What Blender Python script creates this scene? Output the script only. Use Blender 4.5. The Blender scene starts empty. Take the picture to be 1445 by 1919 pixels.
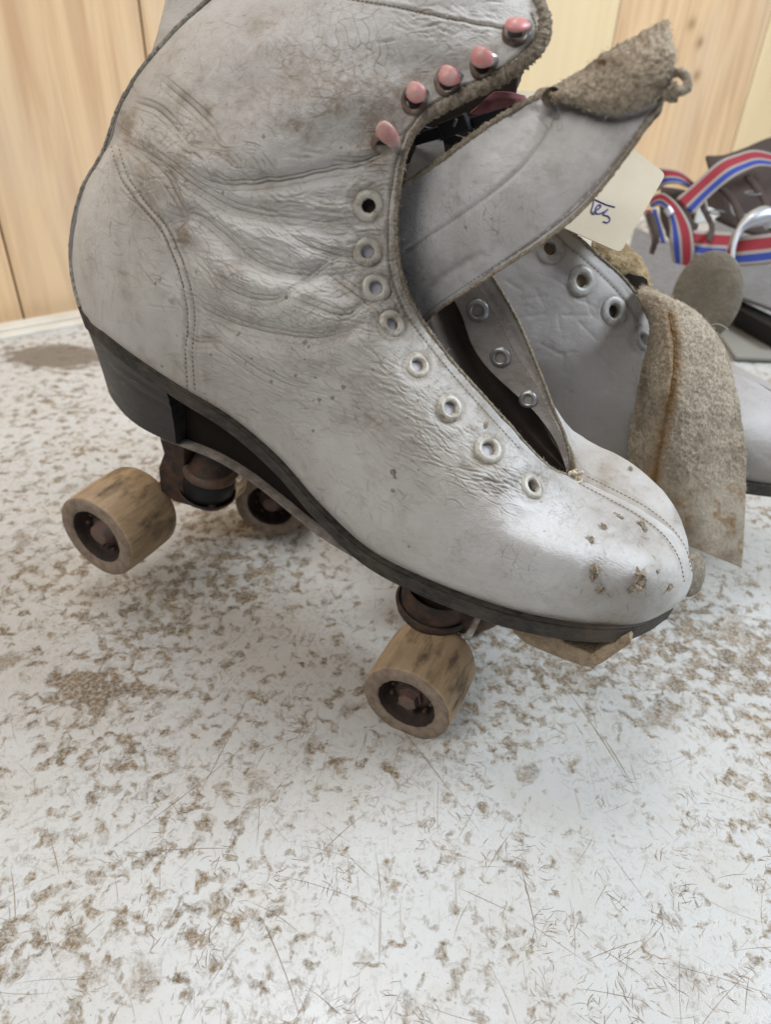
import bpy, bmesh, math, random
import numpy as np
from mathutils import Vector, Matrix
from mathutils.bvhtree import BVHTree
random.seed(7); RNG = np.random.default_rng(7)
S = bpy.context.scene

# ------------------------------------------------------------------ camera
FPX = 1385.0; CAMH = 0.28
w_ = np.array([93, 1883, -1385.0]); w_ /= np.linalg.norm(w_)
y_ = np.array([0, 0, 1.0]); y_ = y_ - y_.dot(w_) * w_; y_ /= np.linalg.norm(y_)
x_ = np.cross(y_, w_)
if x_[0] < 0: x_ = -x_
RM = np.array([x_, y_, w_]); O = np.array([0, 0, CAMH])
cam = bpy.data.objects.new('camera', bpy.data.cameras.new('camera'))
S.collection.objects.link(cam); S.camera = cam
R, U, Fw = RM[:, 0], RM[:, 1], RM[:, 2]
mw = Matrix.Identity(4)
for i in range(3):
    mw[i][0] = R[i]; mw[i][1] = U[i]; mw[i][2] = -Fw[i]; mw[i][3] = O[i]
cam.matrix_world = mw
cam.data.sensor_fit = 'VERTICAL'; cam.data.sensor_height = 36; cam.data.lens = FPX / 1919 * 36
cam.data.clip_start = 0.01; cam.data.clip_end = 50
cam.data.dof.use_dof = True; cam.data.dof.focus_distance = 0.275; cam.data.dof.aperture_fstop = 12.0

# ------------------------------------------------------------------ light
W = bpy.data.worlds.new('World'); S.world = W; W.use_nodes = True
W.node_tree.nodes['Background'].inputs[0].default_value = (0.88, 0.91, 1.0, 1)
W.node_tree.nodes['Background'].inputs[1].default_value = 0.16
def area(name, loc, target, size, power, col):
    l = bpy.data.lights.new(name, 'AREA'); l.shape = 'RECTANGLE'; l.size, l.size_y = size; l.energy = power; l.color = col
    o = bpy.data.objects.new(name, l); S.collection.objects.link(o); o.location = loc
    o.rotation_euler = (Vector(target) - Vector(loc)).to_track_quat('-Z', 'Y').to_euler()
    return o
area('window_light', (1.25, 0.35, 1.15), (0.0, 0.3, 0.05), (0.6, 0.5), 27, (0.84, 0.92, 1.0))
area('room_light', (-0.85, -0.55, 1.35), (0.0, 0.35, 0.12), (0.9, 0.8), 13.5, (1.0, 0.955, 0.90))
area('ceiling_light', (-0.1, 0.45, 1.7), (0.0, 0.35, 0.0), (0.45, 0.4), 9.5, (0.99, 0.98, 1.0))
S.view_settings.view_transform = 'Standard'; S.view_settings.look = 'None'
S.view_settings.exposure = 0.0; S.view_settings.gamma = 1.0; S.view_settings.use_curve_mapping = False

# ------------------------------------------------------------------ geometry helpers
def ray(p): return RM @ np.array([(p[0] - 722.5) / FPX, (959.5 - p[1]) / FPX, 1.0])
def proj(P):
    c = (np.asarray(P) - O) @ RM
    return 722.5 + FPX * c[..., 0] / c[..., 2], 959.5 - FPX * c[..., 1] / c[..., 2]
class Frame:
    """local axes of a thing: d along it, n across it (away from the viewer), u up"""
    def __init__(s, P0, az, pitch, side):
        a, p = math.radians(az), math.radians(pitch)
        s.d = np.array([math.sin(a) * math.cos(p), math.cos(a) * math.cos(p), -math.sin(p)])
        s.n = np.cross([0, 0, 1], s.d); s.n /= np.linalg.norm(s.n); s.u = np.cross(s.d, s.n)
        s.P0 = P0 + side * s.n
    def at(s, X, y, Z): return s.P0 + X * s.d + y * s.n + Z * s.u
    def hit(s, px, py, yl):
        r = ray((px, py)); t = (yl - s.n.dot(O - s.P0)) / s.n.dot(r); return O + r * t
    def loc(s, P): q = np.asarray(P) - s.P0; return np.stack([q @ s.d, q @ s.n, q @ s.u], -1)
    def world(s, L): return s.P0 + L[..., :1] * s.d + L[..., 1:2] * s.n + L[..., 2:3] * s.u
def dep(px, py, d): return O + ray((px, py)) * d
def ground(px, py, z=0.0):
    r = ray((px, py)); return O + r * ((z - CAMH) / r[2])
def cr(c, m, axis=0):
    """Catmull-Rom resample along an axis"""
    c = np.moveaxis(np.asarray(c, float), axis, 0); n = len(c)
    e = np.concatenate([[2 * c[0] - c[1]], c, [2 * c[-1] - c[-2]]])
    t = np.linspace(0, n - 1, m); i = np.minimum(t.astype(int), n - 2); f = (t - i).reshape((-1,) + (1,) * (c.ndim - 1))
    a, b, cc, d = e[i], e[i + 1], e[i + 2], e[i + 3]
    r = 0.5 * (2 * b + (cc - a) * f + (2 * a - 5 * b + 4 * cc - d) * f * f + (3 * b - a - 3 * cc + d) * f ** 3)
    return np.moveaxis(r, 0, axis)
def link(o): S.collection.objects.link(o); return o
def thing(name, label, cat, loc, group=None):
    o = link(bpy.data.objects.new(name, None)); o.location = loc; o.empty_display_size = 0.02
    o['label'] = label; o['category'] = cat
    if group: o['group'] = group
    return o
def mesh_np(name, V, F, mats, parent=None, smooth=True, attrs=None, mi=None, label=None):
    V = np.asarray(V, float).reshape(-1, 3).copy()
    wl = np.array(parent.get('wloc', parent.location[:])) if parent else np.zeros(3)
    V -= wl
    m = bpy.data.meshes.new(name)
    m.from_pydata(V.tolist() if len(V) < 5000 else [], [], F if len(V) < 5000 else [])
    if len(V) >= 5000:
        F = np.asarray(F, np.int32); k = F.shape[1]
        m.vertices.add(len(V)); m.vertices.foreach_set('co', V.ravel())
        m.loops.add(F.size); m.loops.foreach_set('vertex_index', F.ravel())
        m.polygons.add(len(F)); m.polygons.foreach_set('loop_start', np.arange(0, F.size, k, dtype=np.int32))
        m.update(calc_edges=True)
    for x in (mats if isinstance(mats, (list, tuple)) else [mats]): m.materials.append(x)
    if mi is not None: m.polygons.foreach_set('material_index', np.asarray(mi, np.int32))
    m.polygons.foreach_set('use_smooth', [smooth] * len(m.polygons))
    for k, v in (attrs or {}).items():
        a = m.attributes.new(k, 'FLOAT', 'POINT'); a.data.foreach_set('value', np.asarray(v, np.float32).ravel())
    m.validate(); m.update()
    o = link(bpy.data.objects.new(name, m))
    if parent:
        o.parent = parent
        if 'wloc' in parent: o['wloc'] = parent['wloc']
        else: o['wloc'] = list(parent.location)
    else: o['wloc'] = [0.0, 0.0, 0.0]
    if label: o['label'] = label
    return o
def grid_faces(nu, nv, flip=False, closed_v=False):
    i = np.arange(nu - 1)[:, None]; j = np.arange(nv if closed_v else nv - 1)[None, :]; j2 = (j + 1) % nv
    f = np.stack([i * nv + j, (i + 1) * nv + j, (i + 1) * nv + j2, i * nv + j2], -1).reshape(-1, 4)
    return f[:, ::-1] if flip else f
def vnorm(P):
    a = np.gradient(P, axis=0); b = np.gradient(P, axis=1); n = np.cross(a, b)
    l = np.linalg.norm(n, axis=-1, keepdims=True); return n / np.maximum(l, 1e-12)
def holed(F, x, y, eyes):
    X = x.ravel()[F].mean(1); Y = y.ravel()[F].mean(1); k = np.ones(len(F), bool)
    for a, b, q in eyes: k &= np.hypot(X - a, Y - b) > q * .45
    return F[k]
def face_cam(P, N):
    s = np.sign(np.sum(N * (O - P), -1)); return N if np.mean(s) > 0 else -N
def solid(o, t, mo=0, mr=0, offset=-1):
    m = o.modifiers.new('thickness', 'SOLIDIFY'); m.thickness = t; m.offset = offset
    m.material_offset = mo; m.material_offset_rim = mr; return m
def ctrl(rows, fr):
    return np.array([[fr.hit(*p) if fr is not None else dep(*p) for p in r] for r in rows])
def gnoise(px, py, sc, seed):
    """smooth value noise over two coordinates"""
    g = np.random.default_rng(seed).random((256, 256)); x = np.asarray(px) / sc + 57.3; y = np.asarray(py) / sc + 91.7
    xi = np.floor(x).astype(int); yi = np.floor(y).astype(int); fx = x - xi; fy = y - yi
    fx = fx * fx * (3 - 2 * fx); fy = fy * fy * (3 - 2 * fy)
    q = lambda a, b: g[a % 256, b % 256]
    return (q(xi, yi) * (1 - fx) + q(xi + 1, yi) * fx) * (1 - fy) + (q(xi, yi + 1) * (1 - fx) + q(xi + 1, yi + 1) * fx) * fy - 0.5
def seg_dist(X, Y, pts):
    D = np.full(X.shape, 1e9); T = np.zeros(X.shape); n = len(pts) - 1
    for k in range(n):
        (x0, y0), (x1, y1) = pts[k], pts[k + 1]; dx, dy = x1 - x0, y1 - y0; L = dx * dx + dy * dy + 1e-9
        t = np.clip(((X - x0) * dx + (Y - y0) * dy) / L, 0, 1); d = np.hypot(X - x0 - t * dx, Y - y0 - t * dy)
        sgn = np.sign((X - x0) * dy - (Y - y0) * dx); m = d < np.abs(D); D = np.where(m, d * np.where(sgn == 0, 1, sgn), D)
        T = np.where(m, (k + t) / n, T)
    return D, T
def lathe(name, prof, C, axis, mats, parent, n=48, mi=None, wob=0.0, ref=None):
    """prof: (distance along axis, radius)"""
    ax = Vector(axis).normalized(); a = ax.orthogonal().normalized(); b = ax.cross(a)
    a, b, ax = map(np.array, (a, b, ax)); th = np.linspace(0, 2 * np.pi, n, endpoint=False)
    V = []
    for k, (h, r) in enumerate(prof):
        rr = r * (1 + wob * (np.sin(3 * th + k * 1.3) + np.sin(7 * th + k)) * 0.5)
        V.append(np.asarray(C) + ax * h + np.outer(rr * np.cos(th), a) + np.outer(rr * np.sin(th), b))
    F = grid_faces(len(prof), n, closed_v=True); V = np.array(V)
    o = mesh_np(name, V, F.tolist() if V.size // 3 < 5000 else F, mats, parent, mi=None if mi is None else np.repeat(mi, n))
    bm = bmesh.new(); bm.from_mesh(o.data); bmesh.ops.recalc_face_normals(bm, faces=bm.faces); bm.to_mesh(o.data); bm.free()
    return o
def tube(name, pts, rad, mat, parent, n=10, m=None, rough=0.0, seed=0, flat=None):
    P = cr(pts, m or len(pts) * 6); k = len(P)
    r = cr(np.atleast_1d(rad).reshape(-1, 1), k)[:, 0] if np.size(rad) > 1 else np.full(k, rad)
    T = np.gradient(P, axis=0); T /= np.linalg.norm(T, axis=1, keepdims=True) + 1e-12
    up = np.array([0.13, -0.7, 0.7]); th = np.linspace(0, 2 * np.pi, n, endpoint=False); V = []
    rg = np.random.default_rng(seed)
    for i in range(k):
        a = np.cross(T[i], up); a /= np.linalg.norm(a) + 1e-9; b = np.cross(T[i], a)
        s = r[i] * (1 + rough * (rg.random(n) - 0.5)); fl = 1 if flat is None else flat
        V.append(P[i] + np.outer(s * np.cos(th), a) + np.outer(s * np.sin(th) * fl, b))
    F = grid_faces(k, n, closed_v=True).tolist(); F += [list(range(n))[::-1], [(k - 1) * n + j for j in range(n)]]
    V = np.concatenate(V)
    if len(V) >= 5000: F = grid_faces(k, n, closed_v=True)
    return mesh_np(name, V, F, mat, parent)
def dashes(name, samples, length, wid, hgt, mat, parent):
    """short raised stitches: samples = (point, direction, normal)"""
    V, F = [], []
    for P, D, N in samples:
        D = D / (np.linalg.norm(D) + 1e-9); B = np.cross(N, D); k = len(V)
        for s, hw, hh in ((-1, .5, .0), (-.5, 1, 1), (.5, 1, 1), (1, .5, .0)):
            c = P + D * length * .5 * s
            V += [c - B * wid * hw, c + N * hgt * hh, c + B * wid * hw]
        for j in range(3):
            a = k + j * 3; F += [[a, a + 3, a + 4, a + 1], [a + 1, a + 4, a + 5, a + 2]]
    if len(V) >= 5000: F = np.array(F)
    return mesh_np(name, V, F, mat, parent, smooth=False)

# ------------------------------------------------------------------ materials
def mat(name, col, rough=0.6, metal=0.0, spec=0.5):
    m = bpy.data.materials.new(name); m.use_nodes = True; b = m.node_tree.nodes['Principled BSDF']
    b.inputs['Base Color'].default_value = (*col, 1); b.inputs['Roughness'].default_value = rough
    b.inputs['Metallic'].default_value = metal; b.inputs['Specular IOR Level'].default_value = spec
    return m
class NT:
    def __init__(s, m): s.t = m.node_tree; s.b = s.t.nodes['Principled BSDF']; s.co = None
    def n(s, typ, **kw):
        x = s.t.nodes.new(typ)
        for k, v in kw.items(): setattr(x, k, v)
        return x
    def l(s, a, b): s.t.links.new(a, b)
    def coord(s, scale=(1, 1, 1), rot=(0, 0, 0), loc=(0, 0, 0)):
        tc = s.n('ShaderNodeTexCoord'); mp = s.n('ShaderNodeMapping'); s.l(tc.outputs['Object'], mp.inputs[0])
        mp.inputs['Scale'].default_value = scale; mp.inputs['Rotation'].default_value = rot; mp.inputs['Location'].default_value = loc
        return mp.outputs[0]
    def noise(s, scale, detail=4, rough=0.55, vec=None, dist=0.0):
        x = s.n('ShaderNodeTexNoise'); x.inputs['Scale'].default_value = scale; x.inputs['Detail'].default_value = detail
        x.inputs['Roughness'].default_value = rough; x.inputs['Distortion'].default_value = dist
        s.l(vec if vec is not None else s.coord(), x.inputs['Vector']); return x.outputs['Fac']
    def ramp(s, f, stops, ease='LINEAR'):
        x = s.n('ShaderNodeValToRGB'); s.l(f, x.inputs[0]); e = x.color_ramp; e.interpolation = ease
        while len(e.elements) < len(stops): e.elements.new(0.5)
        for q, (p, c) in zip(e.elements, stops): q.position = p; q.color = (*c, 1) if np.ndim(c) else (c, c, c, 1)
        return x.outputs[0]
    def mix(s, f, a, b, mode='MIX'):
        x = s.n('ShaderNodeMix', data_type='RGBA', blend_type=mode)
        for sock, v in ((x.inputs[0], f), (x.inputs[6], a), (x.inputs[7], b)):
            if hasattr(v, 'links'): s.l(v, sock)
            else: sock.default_value = v if not np.ndim(v) else (*v, 1)
        return x.outputs[2]
    def math(s, op, a, b=0.0, clamp=False):
        x = s.n('ShaderNodeMath', operation=op); x.use_clamp = clamp
        for i, v in enumerate((a, b)):
            if hasattr(v, 'links'): s.l(v, x.inputs[i])
            else: x.inputs[i].default_value = v
        return x.outputs[0]
    def attr(s, name): x = s.n('ShaderNodeAttribute'); x.attribute_name = name; return x.outputs['Fac']
    def bump(s, h, strength=0.5, dist=0.001, prev=None):
        x = s.n('ShaderNodeBump'); x.inputs['Strength'].default_value = strength; x.inputs['Distance'].default_value = dist
        s.l(h, x.inputs['Height'])
        if prev is not None: s.l(prev, x.inputs['Normal'])
        s.l(x.outputs[0], s.b.inputs['Normal']); return x.outputs[0]
    def col(s, c): s.l(c, s.b.inputs['Base Color'])
    def rough(s, c): s.l(c, s.b.inputs['Roughness'])

def leather(name, base, dirtc, dirt_amt=1.0, seed=0, rough=0.48, fine=1.0):
    m = mat(name, base, rough); t = NT(m); L = (seed * .37, seed * .21, seed * .11)
    big = t.noise(14, 5, .6, t.coord(loc=L)); mid = t.noise(60, 6, .65, t.coord(loc=L)); fin = t.noise(420, 4, .6, t.coord(loc=L))
    f = t.ramp(big, [(.40, 0.0), (.72, .62 * dirt_amt)]); f2 = t.ramp(mid, [(.52, 0.0), (.75, .42 * dirt_amt)])
    f3 = t.ramp(fin, [(.60, 0.0), (.74, .30 * dirt_amt)])
    d = t.math('ADD', t.math('ADD', f, f2), f3)
    vor = t.n('ShaderNodeTexVoronoi', feature='DISTANCE_TO_EDGE'); vor.inputs['Scale'].default_value = 330
    wv = t.mix(0.035, t.coord(loc=L), t.n('ShaderNodeTexNoise').outputs['Color']); t.l(wv, vor.inputs['Vector'])
    vor2 = t.n('ShaderNodeTexVoronoi', feature='DISTANCE_TO_EDGE'); vor2.inputs['Scale'].default_value = 1100; t.l(t.coord(), vor2.inputs['Vector'])
    crack = t.ramp(vor.outputs['Distance'], [(0.0, 1.0), (.035, 0.0)])
    crackm = t.math('MULTIPLY', crack, t.ramp(t.noise(26, 4, .6, t.coord(loc=(3, L[1], 1))), [(.50, 0.0), (.64, .7)]))
    d = t.math('ADD', d, crackm); d = t.math('ADD', d, t.attr('dirt_shade'), True)
    tone = t.mix(t.ramp(t.noise(9, 3, .5, t.coord(loc=(7, L[0], 2))), [(.38, 0.0), (.62, 1.0)]), tuple(np.array(base) * (1.0, 1.0, 1.03)), tuple(np.array(base) * (.93, .92, .90)))
    t.col(t.mix(t.math('MULTIPLY', d, .85), tone, dirtc))
    t.rough(t.math('ADD', t.math('MULTIPLY', t.noise(120, 3), .18), rough - .06))
    p = t.bump(vor2.outputs['Distance'], .22 * fine, .0006)
    p = t.bump(t.noise(300, 6, .75, t.coord(scale=(1, 1, 1.8), loc=L)), .42 * fine, .0009, p)
    p = t.bump(t.ramp(vor.outputs['Distance'], [(0.0, 0.0), (.07, 1.0)]), .16 * fine, .0005, p)
    return m
M_leather = leather('worn_white_leather', (.60, .597, .575), (.20, .158, .11), 1.0)
M_leather_b = leather('grey_white_leather', (.42, .405, .395), (.17, .14, .115), .6, 3, .5, .7)
M_tongue = leather('tongue_leather', (.67, .68, .69), (.20, .16, .135), .8, 5, .36, .8)
M_toeleather = leather('cream_leather', (.52, .50, .45), (.22, .17, .12), .9, 8)
def suede(name, c1, c2, sc=500, rust=0.3):
    m = mat(name, c1, .95, spec=.1); t = NT(m)
    f = t.noise(sc, 4, .8); big = t.noise(35, 5, .6)
    c = t.mix(t.ramp(f, [(.36, 0.0), (.64, 1.0)]), c2, c1)
    c = t.mix(t.ramp(big, [(.45, 0.0), (.72, .55)]), c, tuple(np.array(c2) * .8))
    c = t.mix(t.ramp(t.noise(22, 4, .7, t.coord(loc=(4, 2, 9))), [(.60, 0.0), (.72, rust)]), c, (.24, .11, .03))
    c = t.mix(t.attr('dirt_shade'), c, (.10, .06, .03)); t.col(c)
    p = t.bump(f, .9, .0016); t.bump(t.noise(sc * 2.2, 3, .8), .6, .0008, p); return m
M_suede = suede('raw_suede', (.60, .52, .41), (.28, .23, .17))
M_suede_g = suede('grey_suede', (.40, .345, .275), (.115, .092, .070), 620, .55)
M_edge = suede('raw_leather_edge', (.50, .435, .34), (.20, .165, .125), 700, .1)
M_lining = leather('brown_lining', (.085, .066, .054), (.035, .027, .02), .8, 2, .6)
M_linwhite = leather('pale_lining', (.42, .40, .38), (.14, .10, .08), .8, 4, .5)
def darkwood():
    m = mat('black_heel_stack', (.05, .048, .05), .5); t = NT(m)
    f = t.noise(90, 6, .7, t.coord(scale=(1, 1, 5))); s = t.noise(260, 5, .8, t.coord(scale=(.25, .25, 2.5)))
    c = t.mix(t.ramp(f, [(.40, 0.0), (.7, 1.0)]), (.014, .013, .014), (.042, .038, .037))
    c = t.mix(t.ramp(s, [(.57, 0.0), (.70, .8)]), c, (.15, .13, .105)); lw = t.n('ShaderNodeTexWave', bands_direction='Z'); lw.inputs['Scale'].default_value = 70; lw.inputs['Distortion'].default_value = 1.2; lw.inputs['Detail'].default_value = 3; t.l(t.coord(), lw.inputs[0]); c = t.mix(t.ramp(lw.outputs['Fac'], [(.0, .35), (.06, 0.0)]), c, (.012, .011, .011)); t.col(c)
    t.bump(s, .5, .0006); t.rough(t.ramp(f, [(.3, .38), (.7, .62)])); return m
M_heel = darkwood()
def solem():
    m = mat('worn_sole_edge', (.09, .08, .07), .75); t = NT(m)
    f = t.noise(150, 6, .75, t.coord(scale=(1, 1, 3))); g = t.noise(30, 4, .6)
    c = t.mix(t.ramp(f, [(.38, 0.0), (.66, 1.0)]), (.011, .010, .009), (.062, .052, .043))
    c = t.mix(t.ramp(g, [(.52, 0.0), (.7, .5)]), c, (.13, .10, .068)); t.col(c); t.bump(f, .8, .001); return m
M_sole = solem()
def woodwheel():
    m = mat('worn_maple_wheel', (.35, .23, .12), .7); t = NT(m)
    g = t.noise(170, 5, .7, t.coord(scale=(1, 1, .16))); b = t.noise(55, 6, .65, t.coord(scale=(1, 1, .45), loc=(3, 1, 0)))
    c = t.mix(t.ramp(g, [(.33, 0.0), (.68, 1.0)]), (.36, .245, .135), (.60, .445, .275))
    c = t.mix(t.ramp(t.noise(24, 4, .6), [(.46, 0.0), (.72, .6)]), c, (.27, .205, .15))
    c = t.mix(t.ramp(b, [(.53, 0.0), (.65, .9)]), c, (.055, .038, .028)); 
    c = t.mix(t.ramp(t.noise(800, 3, .7, t.coord(scale=(1, 1, .1))), [(.55, 0.0), (.75, .5)]), c, (.12, .08, .05)); t.col(c)
    t.bump(g, .55, .0007); return m
M_wheel = woodwheel()
M_wheel_end = mat('dirty_wheel_end_grain', (.2, .14, .1), .8); _t = NT(M_wheel_end)
_t.col(_t.mix(_t.ramp(_t.noise(160, 6, .7), [(.35, 0.0), (.68, 1.0)]), (.17, .125, .09), (.33, .255, .19))); _t.bump(_t.noise(500, 4, .7), .5, .0006)
def rusty(name, dark, rust, metal=.7, rough=.5, amt=.5):
    m = mat(name, dark, rough, metal); t = NT(m); f = t.noise(140, 6, .7)
    k = t.ramp(f, [(.40, 0.0), (.62, amt)]); t.col(t.mix(k, dark, rust)); t.rough(t.ramp(f, [(.3, rough), (.65, .85)]))
    t.l(t.math('SUBTRACT', metal, t.math('MULTIPLY', k, metal), True), t.b.inputs['Metallic']); t.bump(f, .4, .0006); return m
M_rust = rusty('rusty_steel', (.095, .072, .058), (.09, .043, .026), .5, .45, 1.0)
M_bracket = rusty('dark_bracket_steel', (.035, .029, .026), (.10, .05, .03), .4, .5, .9)
M_bolt = rusty('worn_axle_nut', (.16, .12, .11), (.17, .09, .07), .5, .5, 1.0)
M_chrome = rusty('dull_chrome', (.52, .50, .46), (.20, .13, .08), .9, .28, .8)
M_rubber = mat('black_rubber', (.008, .008, .009), .45, spec=.3)
M_black = mat('hole_shade_black', (.012, .010, .009), .9)
M_plate = rusty('plate_edge_metal', (.24, .21, .18), (.10, .08, .06), .2, .6, .8)
M_under = mat('shaded_shank_leather', (.012, .0085, .007), .85, spec=.15); _t = NT(M_under); _t.bump(_t.noise(300, 4), .5, .001)
def eyem(name, c1, c2):
    m = mat(name, c1, .38); t = NT(m); f = t.noise(240, 5, .7)
    t.col(t.mix(t.ramp(f, [(.46, 0.0), (.68, 1.0)]), c1, c2)); t.bump(f, .2, .0004); return m
M_eye = eyem('painted_eyelet', (.46, .435, .38), (.17, .135, .09))
M_eye_in = mat('eyelet_hole_grey', (.20, .20, .24), .5)
M_eyemetal = mat('bare_metal_eyelet', (.40, .40, .40), .42, .75)
M_pink = eyem('chipped_pink_paint', (.58, .24, .23), (.50, .40, .36))
M_pinkmetal = mat('scraped_hook_metal', (.62, .60, .62), .25, .8)
M_browning = eyem('rusted_ring', (.17, .12, .09), (.06, .04, .03))
M_thread = mat('dirty_thread', (.24, .205, .16), .9)
M_thread_o = mat('rusty_thread', (.30, .17, .06), .9)
M_paper = mat('cream_card', (.66, .60, .48), .85); _t = NT(M_paper)
_t.col(_t.mix(_t.ramp(_t.noise(30, 3), [(.35, 0.0), (.7, 1.0)]), (.56, .50, .385), (.47, .415, .31))); _t.bump(_t.noise(900, 3), .2, .0004)
M_ink = mat('blue_violet_ink', (.045, .045, .23), .6)
M_plasticblack = mat('black_nylon', (.016, .017, .022), .35)
M_pinkcloth = mat('dusty_pink_cloth', (.30, .12, .135), .9)

# ------------------------------------------------------------------ table
def tablemat():
    m = mat('scratched_white_laminate', (.66, .68, .67), .36); t = NT(m)
    c1 = t.coord()
    wn = t.n('ShaderNodeTexNoise'); wn.inputs['Scale'].default_value = 120; wn.inputs['Detail'].default_value = 3; t.l(c1, wn.inputs['Vector'])
    warp = t.mix(.012, c1, wn.outputs['Color'])
    dens = t.ramp(t.noise(9, 3, .5, t.coord(loc=(.31, .07, 0))), [(.34, -.0), (.66, 1.0)])
    def blob(px, py, rad, amt, sy=1.0):
        q = ground(px, py) - np.array([.05, .4, 0]); v = t.n('ShaderNodeVectorMath', operation='DISTANCE'); t.l(t.coord(scale=(1, sy, 1)), v.inputs[0])
        v.inputs[1].default_value = (q[0], q[1] * sy, 0); return t.ramp(v.outputs['Value'], [(rad * .15, amt), (rad, 0.0)], 'EASE')
    for a_ in ((170, 1290, .032, 1.5, 1.5), (1300, 1240, .080, .85, 1), (1060, 1230, .040, .7, 1), (80, 1010, .07, .3, 1), (250, 1720, .05, .35, 1), (560, 1740, .03, .3, 1), (380, 1010, .10, .3, 1)):
        dens = t.math('ADD', dens, blob(*a_))
    dens = t.math('SUBTRACT', dens, blob(1250, 1720, .08, .6)); dens = t.math('SUBTRACT', dens, blob(760, 1480, .035, .35)); dens = t.math('SUBTRACT', dens, blob(760, 1840, .11, .45))
    streak = None
    for a, sx in ((.5, 620), (1.35, 560), (2.2, 600), (2.9, 640)):
        v = t.coord(scale=(1, .16, 1), rot=(0, 0, a), loc=(a, a * 2, 0)); q = t.ramp(t.noise(sx, 2, .5, v), [(.44, 0.0), (.62, 1.0)]); streak = q if streak is None else t.math('MAXIMUM', streak, q)
    bl = t.noise(150, 4, .55, warp)
    thr = t.math('ADD', bl, t.math('MULTIPLY', t.math('SUBTRACT', dens, .5), .13)); thr = t.math('ADD', thr, t.math('MULTIPLY', t.math('SUBTRACT', streak, .55), .035))
    blot = t.ramp(thr, [(.526, 0.0), (.580, .50), (.665, 1.0)])
    wear = t.ramp(t.noise(520, 5, .8, t.coord(scale=(1, 1, 1))), [(.34, .25), (.56, 1.0)])
    blot = t.math('MULTIPLY', blot, wear)
    dust = t.math('MULTIPLY', t.ramp(t.noise(330, 5, .75, warp), [(.50, 0.0), (.66, .55)]), t.ramp(t.noise(30, 4, .6, t.coord(loc=(2, 3, 0))), [(.38, .15), (.62, 1.0)]))
    blot = t.math('MAXIMUM', blot, dust)
    big = t.ramp(t.math('ADD', t.noise(38, 5, .6, warp), t.math('MULTIPLY', dens, .04)), [(.63, 0.0), (.70, .75)]); blot = t.math('MAXIMUM', blot, t.math('MULTIPLY', big, wear))
    lines = None
    for a, sc, lo in ((.35, 34, .665), (1.25, 28, .675), (2.3, 31, .67), (2.85, 40, .675), (.9, 44, .68)):
        v = t.coord(scale=(1, .035 if sc > 32 else .055, 1), rot=(0, 0, a), loc=(a * 3, a, 0))
        nz = t.noise(sc * 17, 2, .5, v); q = t.ramp(nz, [(lo, 0.0), (lo + .05, .42)])
        gate = t.ramp(t.noise(24, 3, .6, t.coord(loc=(a * 9, 2, 1))), [(.50, 0.0), (.60, 1.0)])
        q = t.math('MULTIPLY', q, gate); lines = q if lines is None else t.math('MAXIMUM', lines, q)
    f = t.math('MAXIMUM', blot, lines)
    haze = t.ramp(t.noise(26, 5, .7, t.coord(loc=(.9, .2, 0))), [(.44, 0.0), (.74, .30)])
    spk = t.ramp(t.noise(900, 2, .5), [(.68, 0.0), (.74, .6)])
    white = t.mix(haze, (.55, .555, .54), (.45, .385, .29))
    brown = t.mix(t.ramp(t.noise(90, 4, .6, t.coord(loc=(5, 5, 0))), [(.35, 0.0), (.65, 1.0)]), (.125, .084, .040), (.225, .155, .075))
    # the brown worn patch at the back edge
    sp = t.n('ShaderNodeVectorMath', operation='DISTANCE'); t.l(t.mix(.03, t.coord(scale=(.52, 1, 1)), wn.outputs['Color']), sp.inputs[0])
    pc = ground(105, 668) - np.array([.05, .4, 0]); sp.inputs[1].default_value = (pc[0] * .52 * .97 + .015, pc[1] * .97 + .015, .015)
    patch = t.ramp(sp.outputs['Value'], [(.019, .9), (.027, 0.0)])
    f = t.math('MAXIMUM', t.math('MAXIMUM', f, spk), 0.0, True)
    c = t.mix(f, white, brown); c = t.mix(patch, c, (.15, .12, .095)); t.col(c)
    t.rough(t.mix(f, (.30, .30, .30), (.75, .75, .75)))
    t.bump(t.math('SUBTRACT', 1.0, f), .25, .0006); return m
M_table = tablemat()
M_scratch = mat('scratch_brown', (.36, .28, .19), .8); _t = NT(M_scratch); _t.col(_t.mix(_t.ramp(_t.noise(60, 3), [(.4, 0.0), (.6, 1.0)]), (.22, .16, .10), (.38, .31, .23)))
M_rim = mat('white_table_lip', (.66, .63, .55), .4); _t = NT(M_rim)
_t.col(_t.mix(_t.ramp(_t.noise(40, 5, .6), [(.4, 0.0), (.75, .7)]), (.66, .64, .57), (.50, .45, .36)))
M_core = mat('brown_table_core', (.20, .15, .11), .8)
# back edge direction on the table, from two points of the photographed edge
e0 = ground(0, 640); e1 = ground(150, 612); ed = (e1 - e0) / np.linalg.norm(e1 - e0); en = np.array([-ed[1], ed[0], 0])
ep = e0
table = thing('table', 'scratched and stained white laminate table top carrying the skates', 'table', (0.05, 0.4, -0.0))
def quadbox(name, pts, z0, z1, m, parent, bev=0):
    V = [(p[0], p[1], z) for z in (z0, z1) for p in pts]; n = len(pts)
    F = [list(range(n))[::-1], list(range(n, 2 * n))] + [[i, (i + 1) % n, n + (i + 1) % n, n + i] for i in range(n)]
    o = mesh_np(name, V, F, m, parent, smooth=False)
    if bev: b = o.modifiers.new('b', 'BEVEL'); b.width = bev; b.segments = 3
    return o
bl = ep - ed * .35; br = ep + ed * 1.5
top = quadbox('tabletop', [(bl[0], bl[1]), (bl[0] + en[0] * -1.1, bl[1] - en[1] * 1.1), (br[0] - en[0] * 1.1, br[1] - en[1] * 1.1), (br[0], br[1])], -.025, 0, M_table, table)
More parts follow.
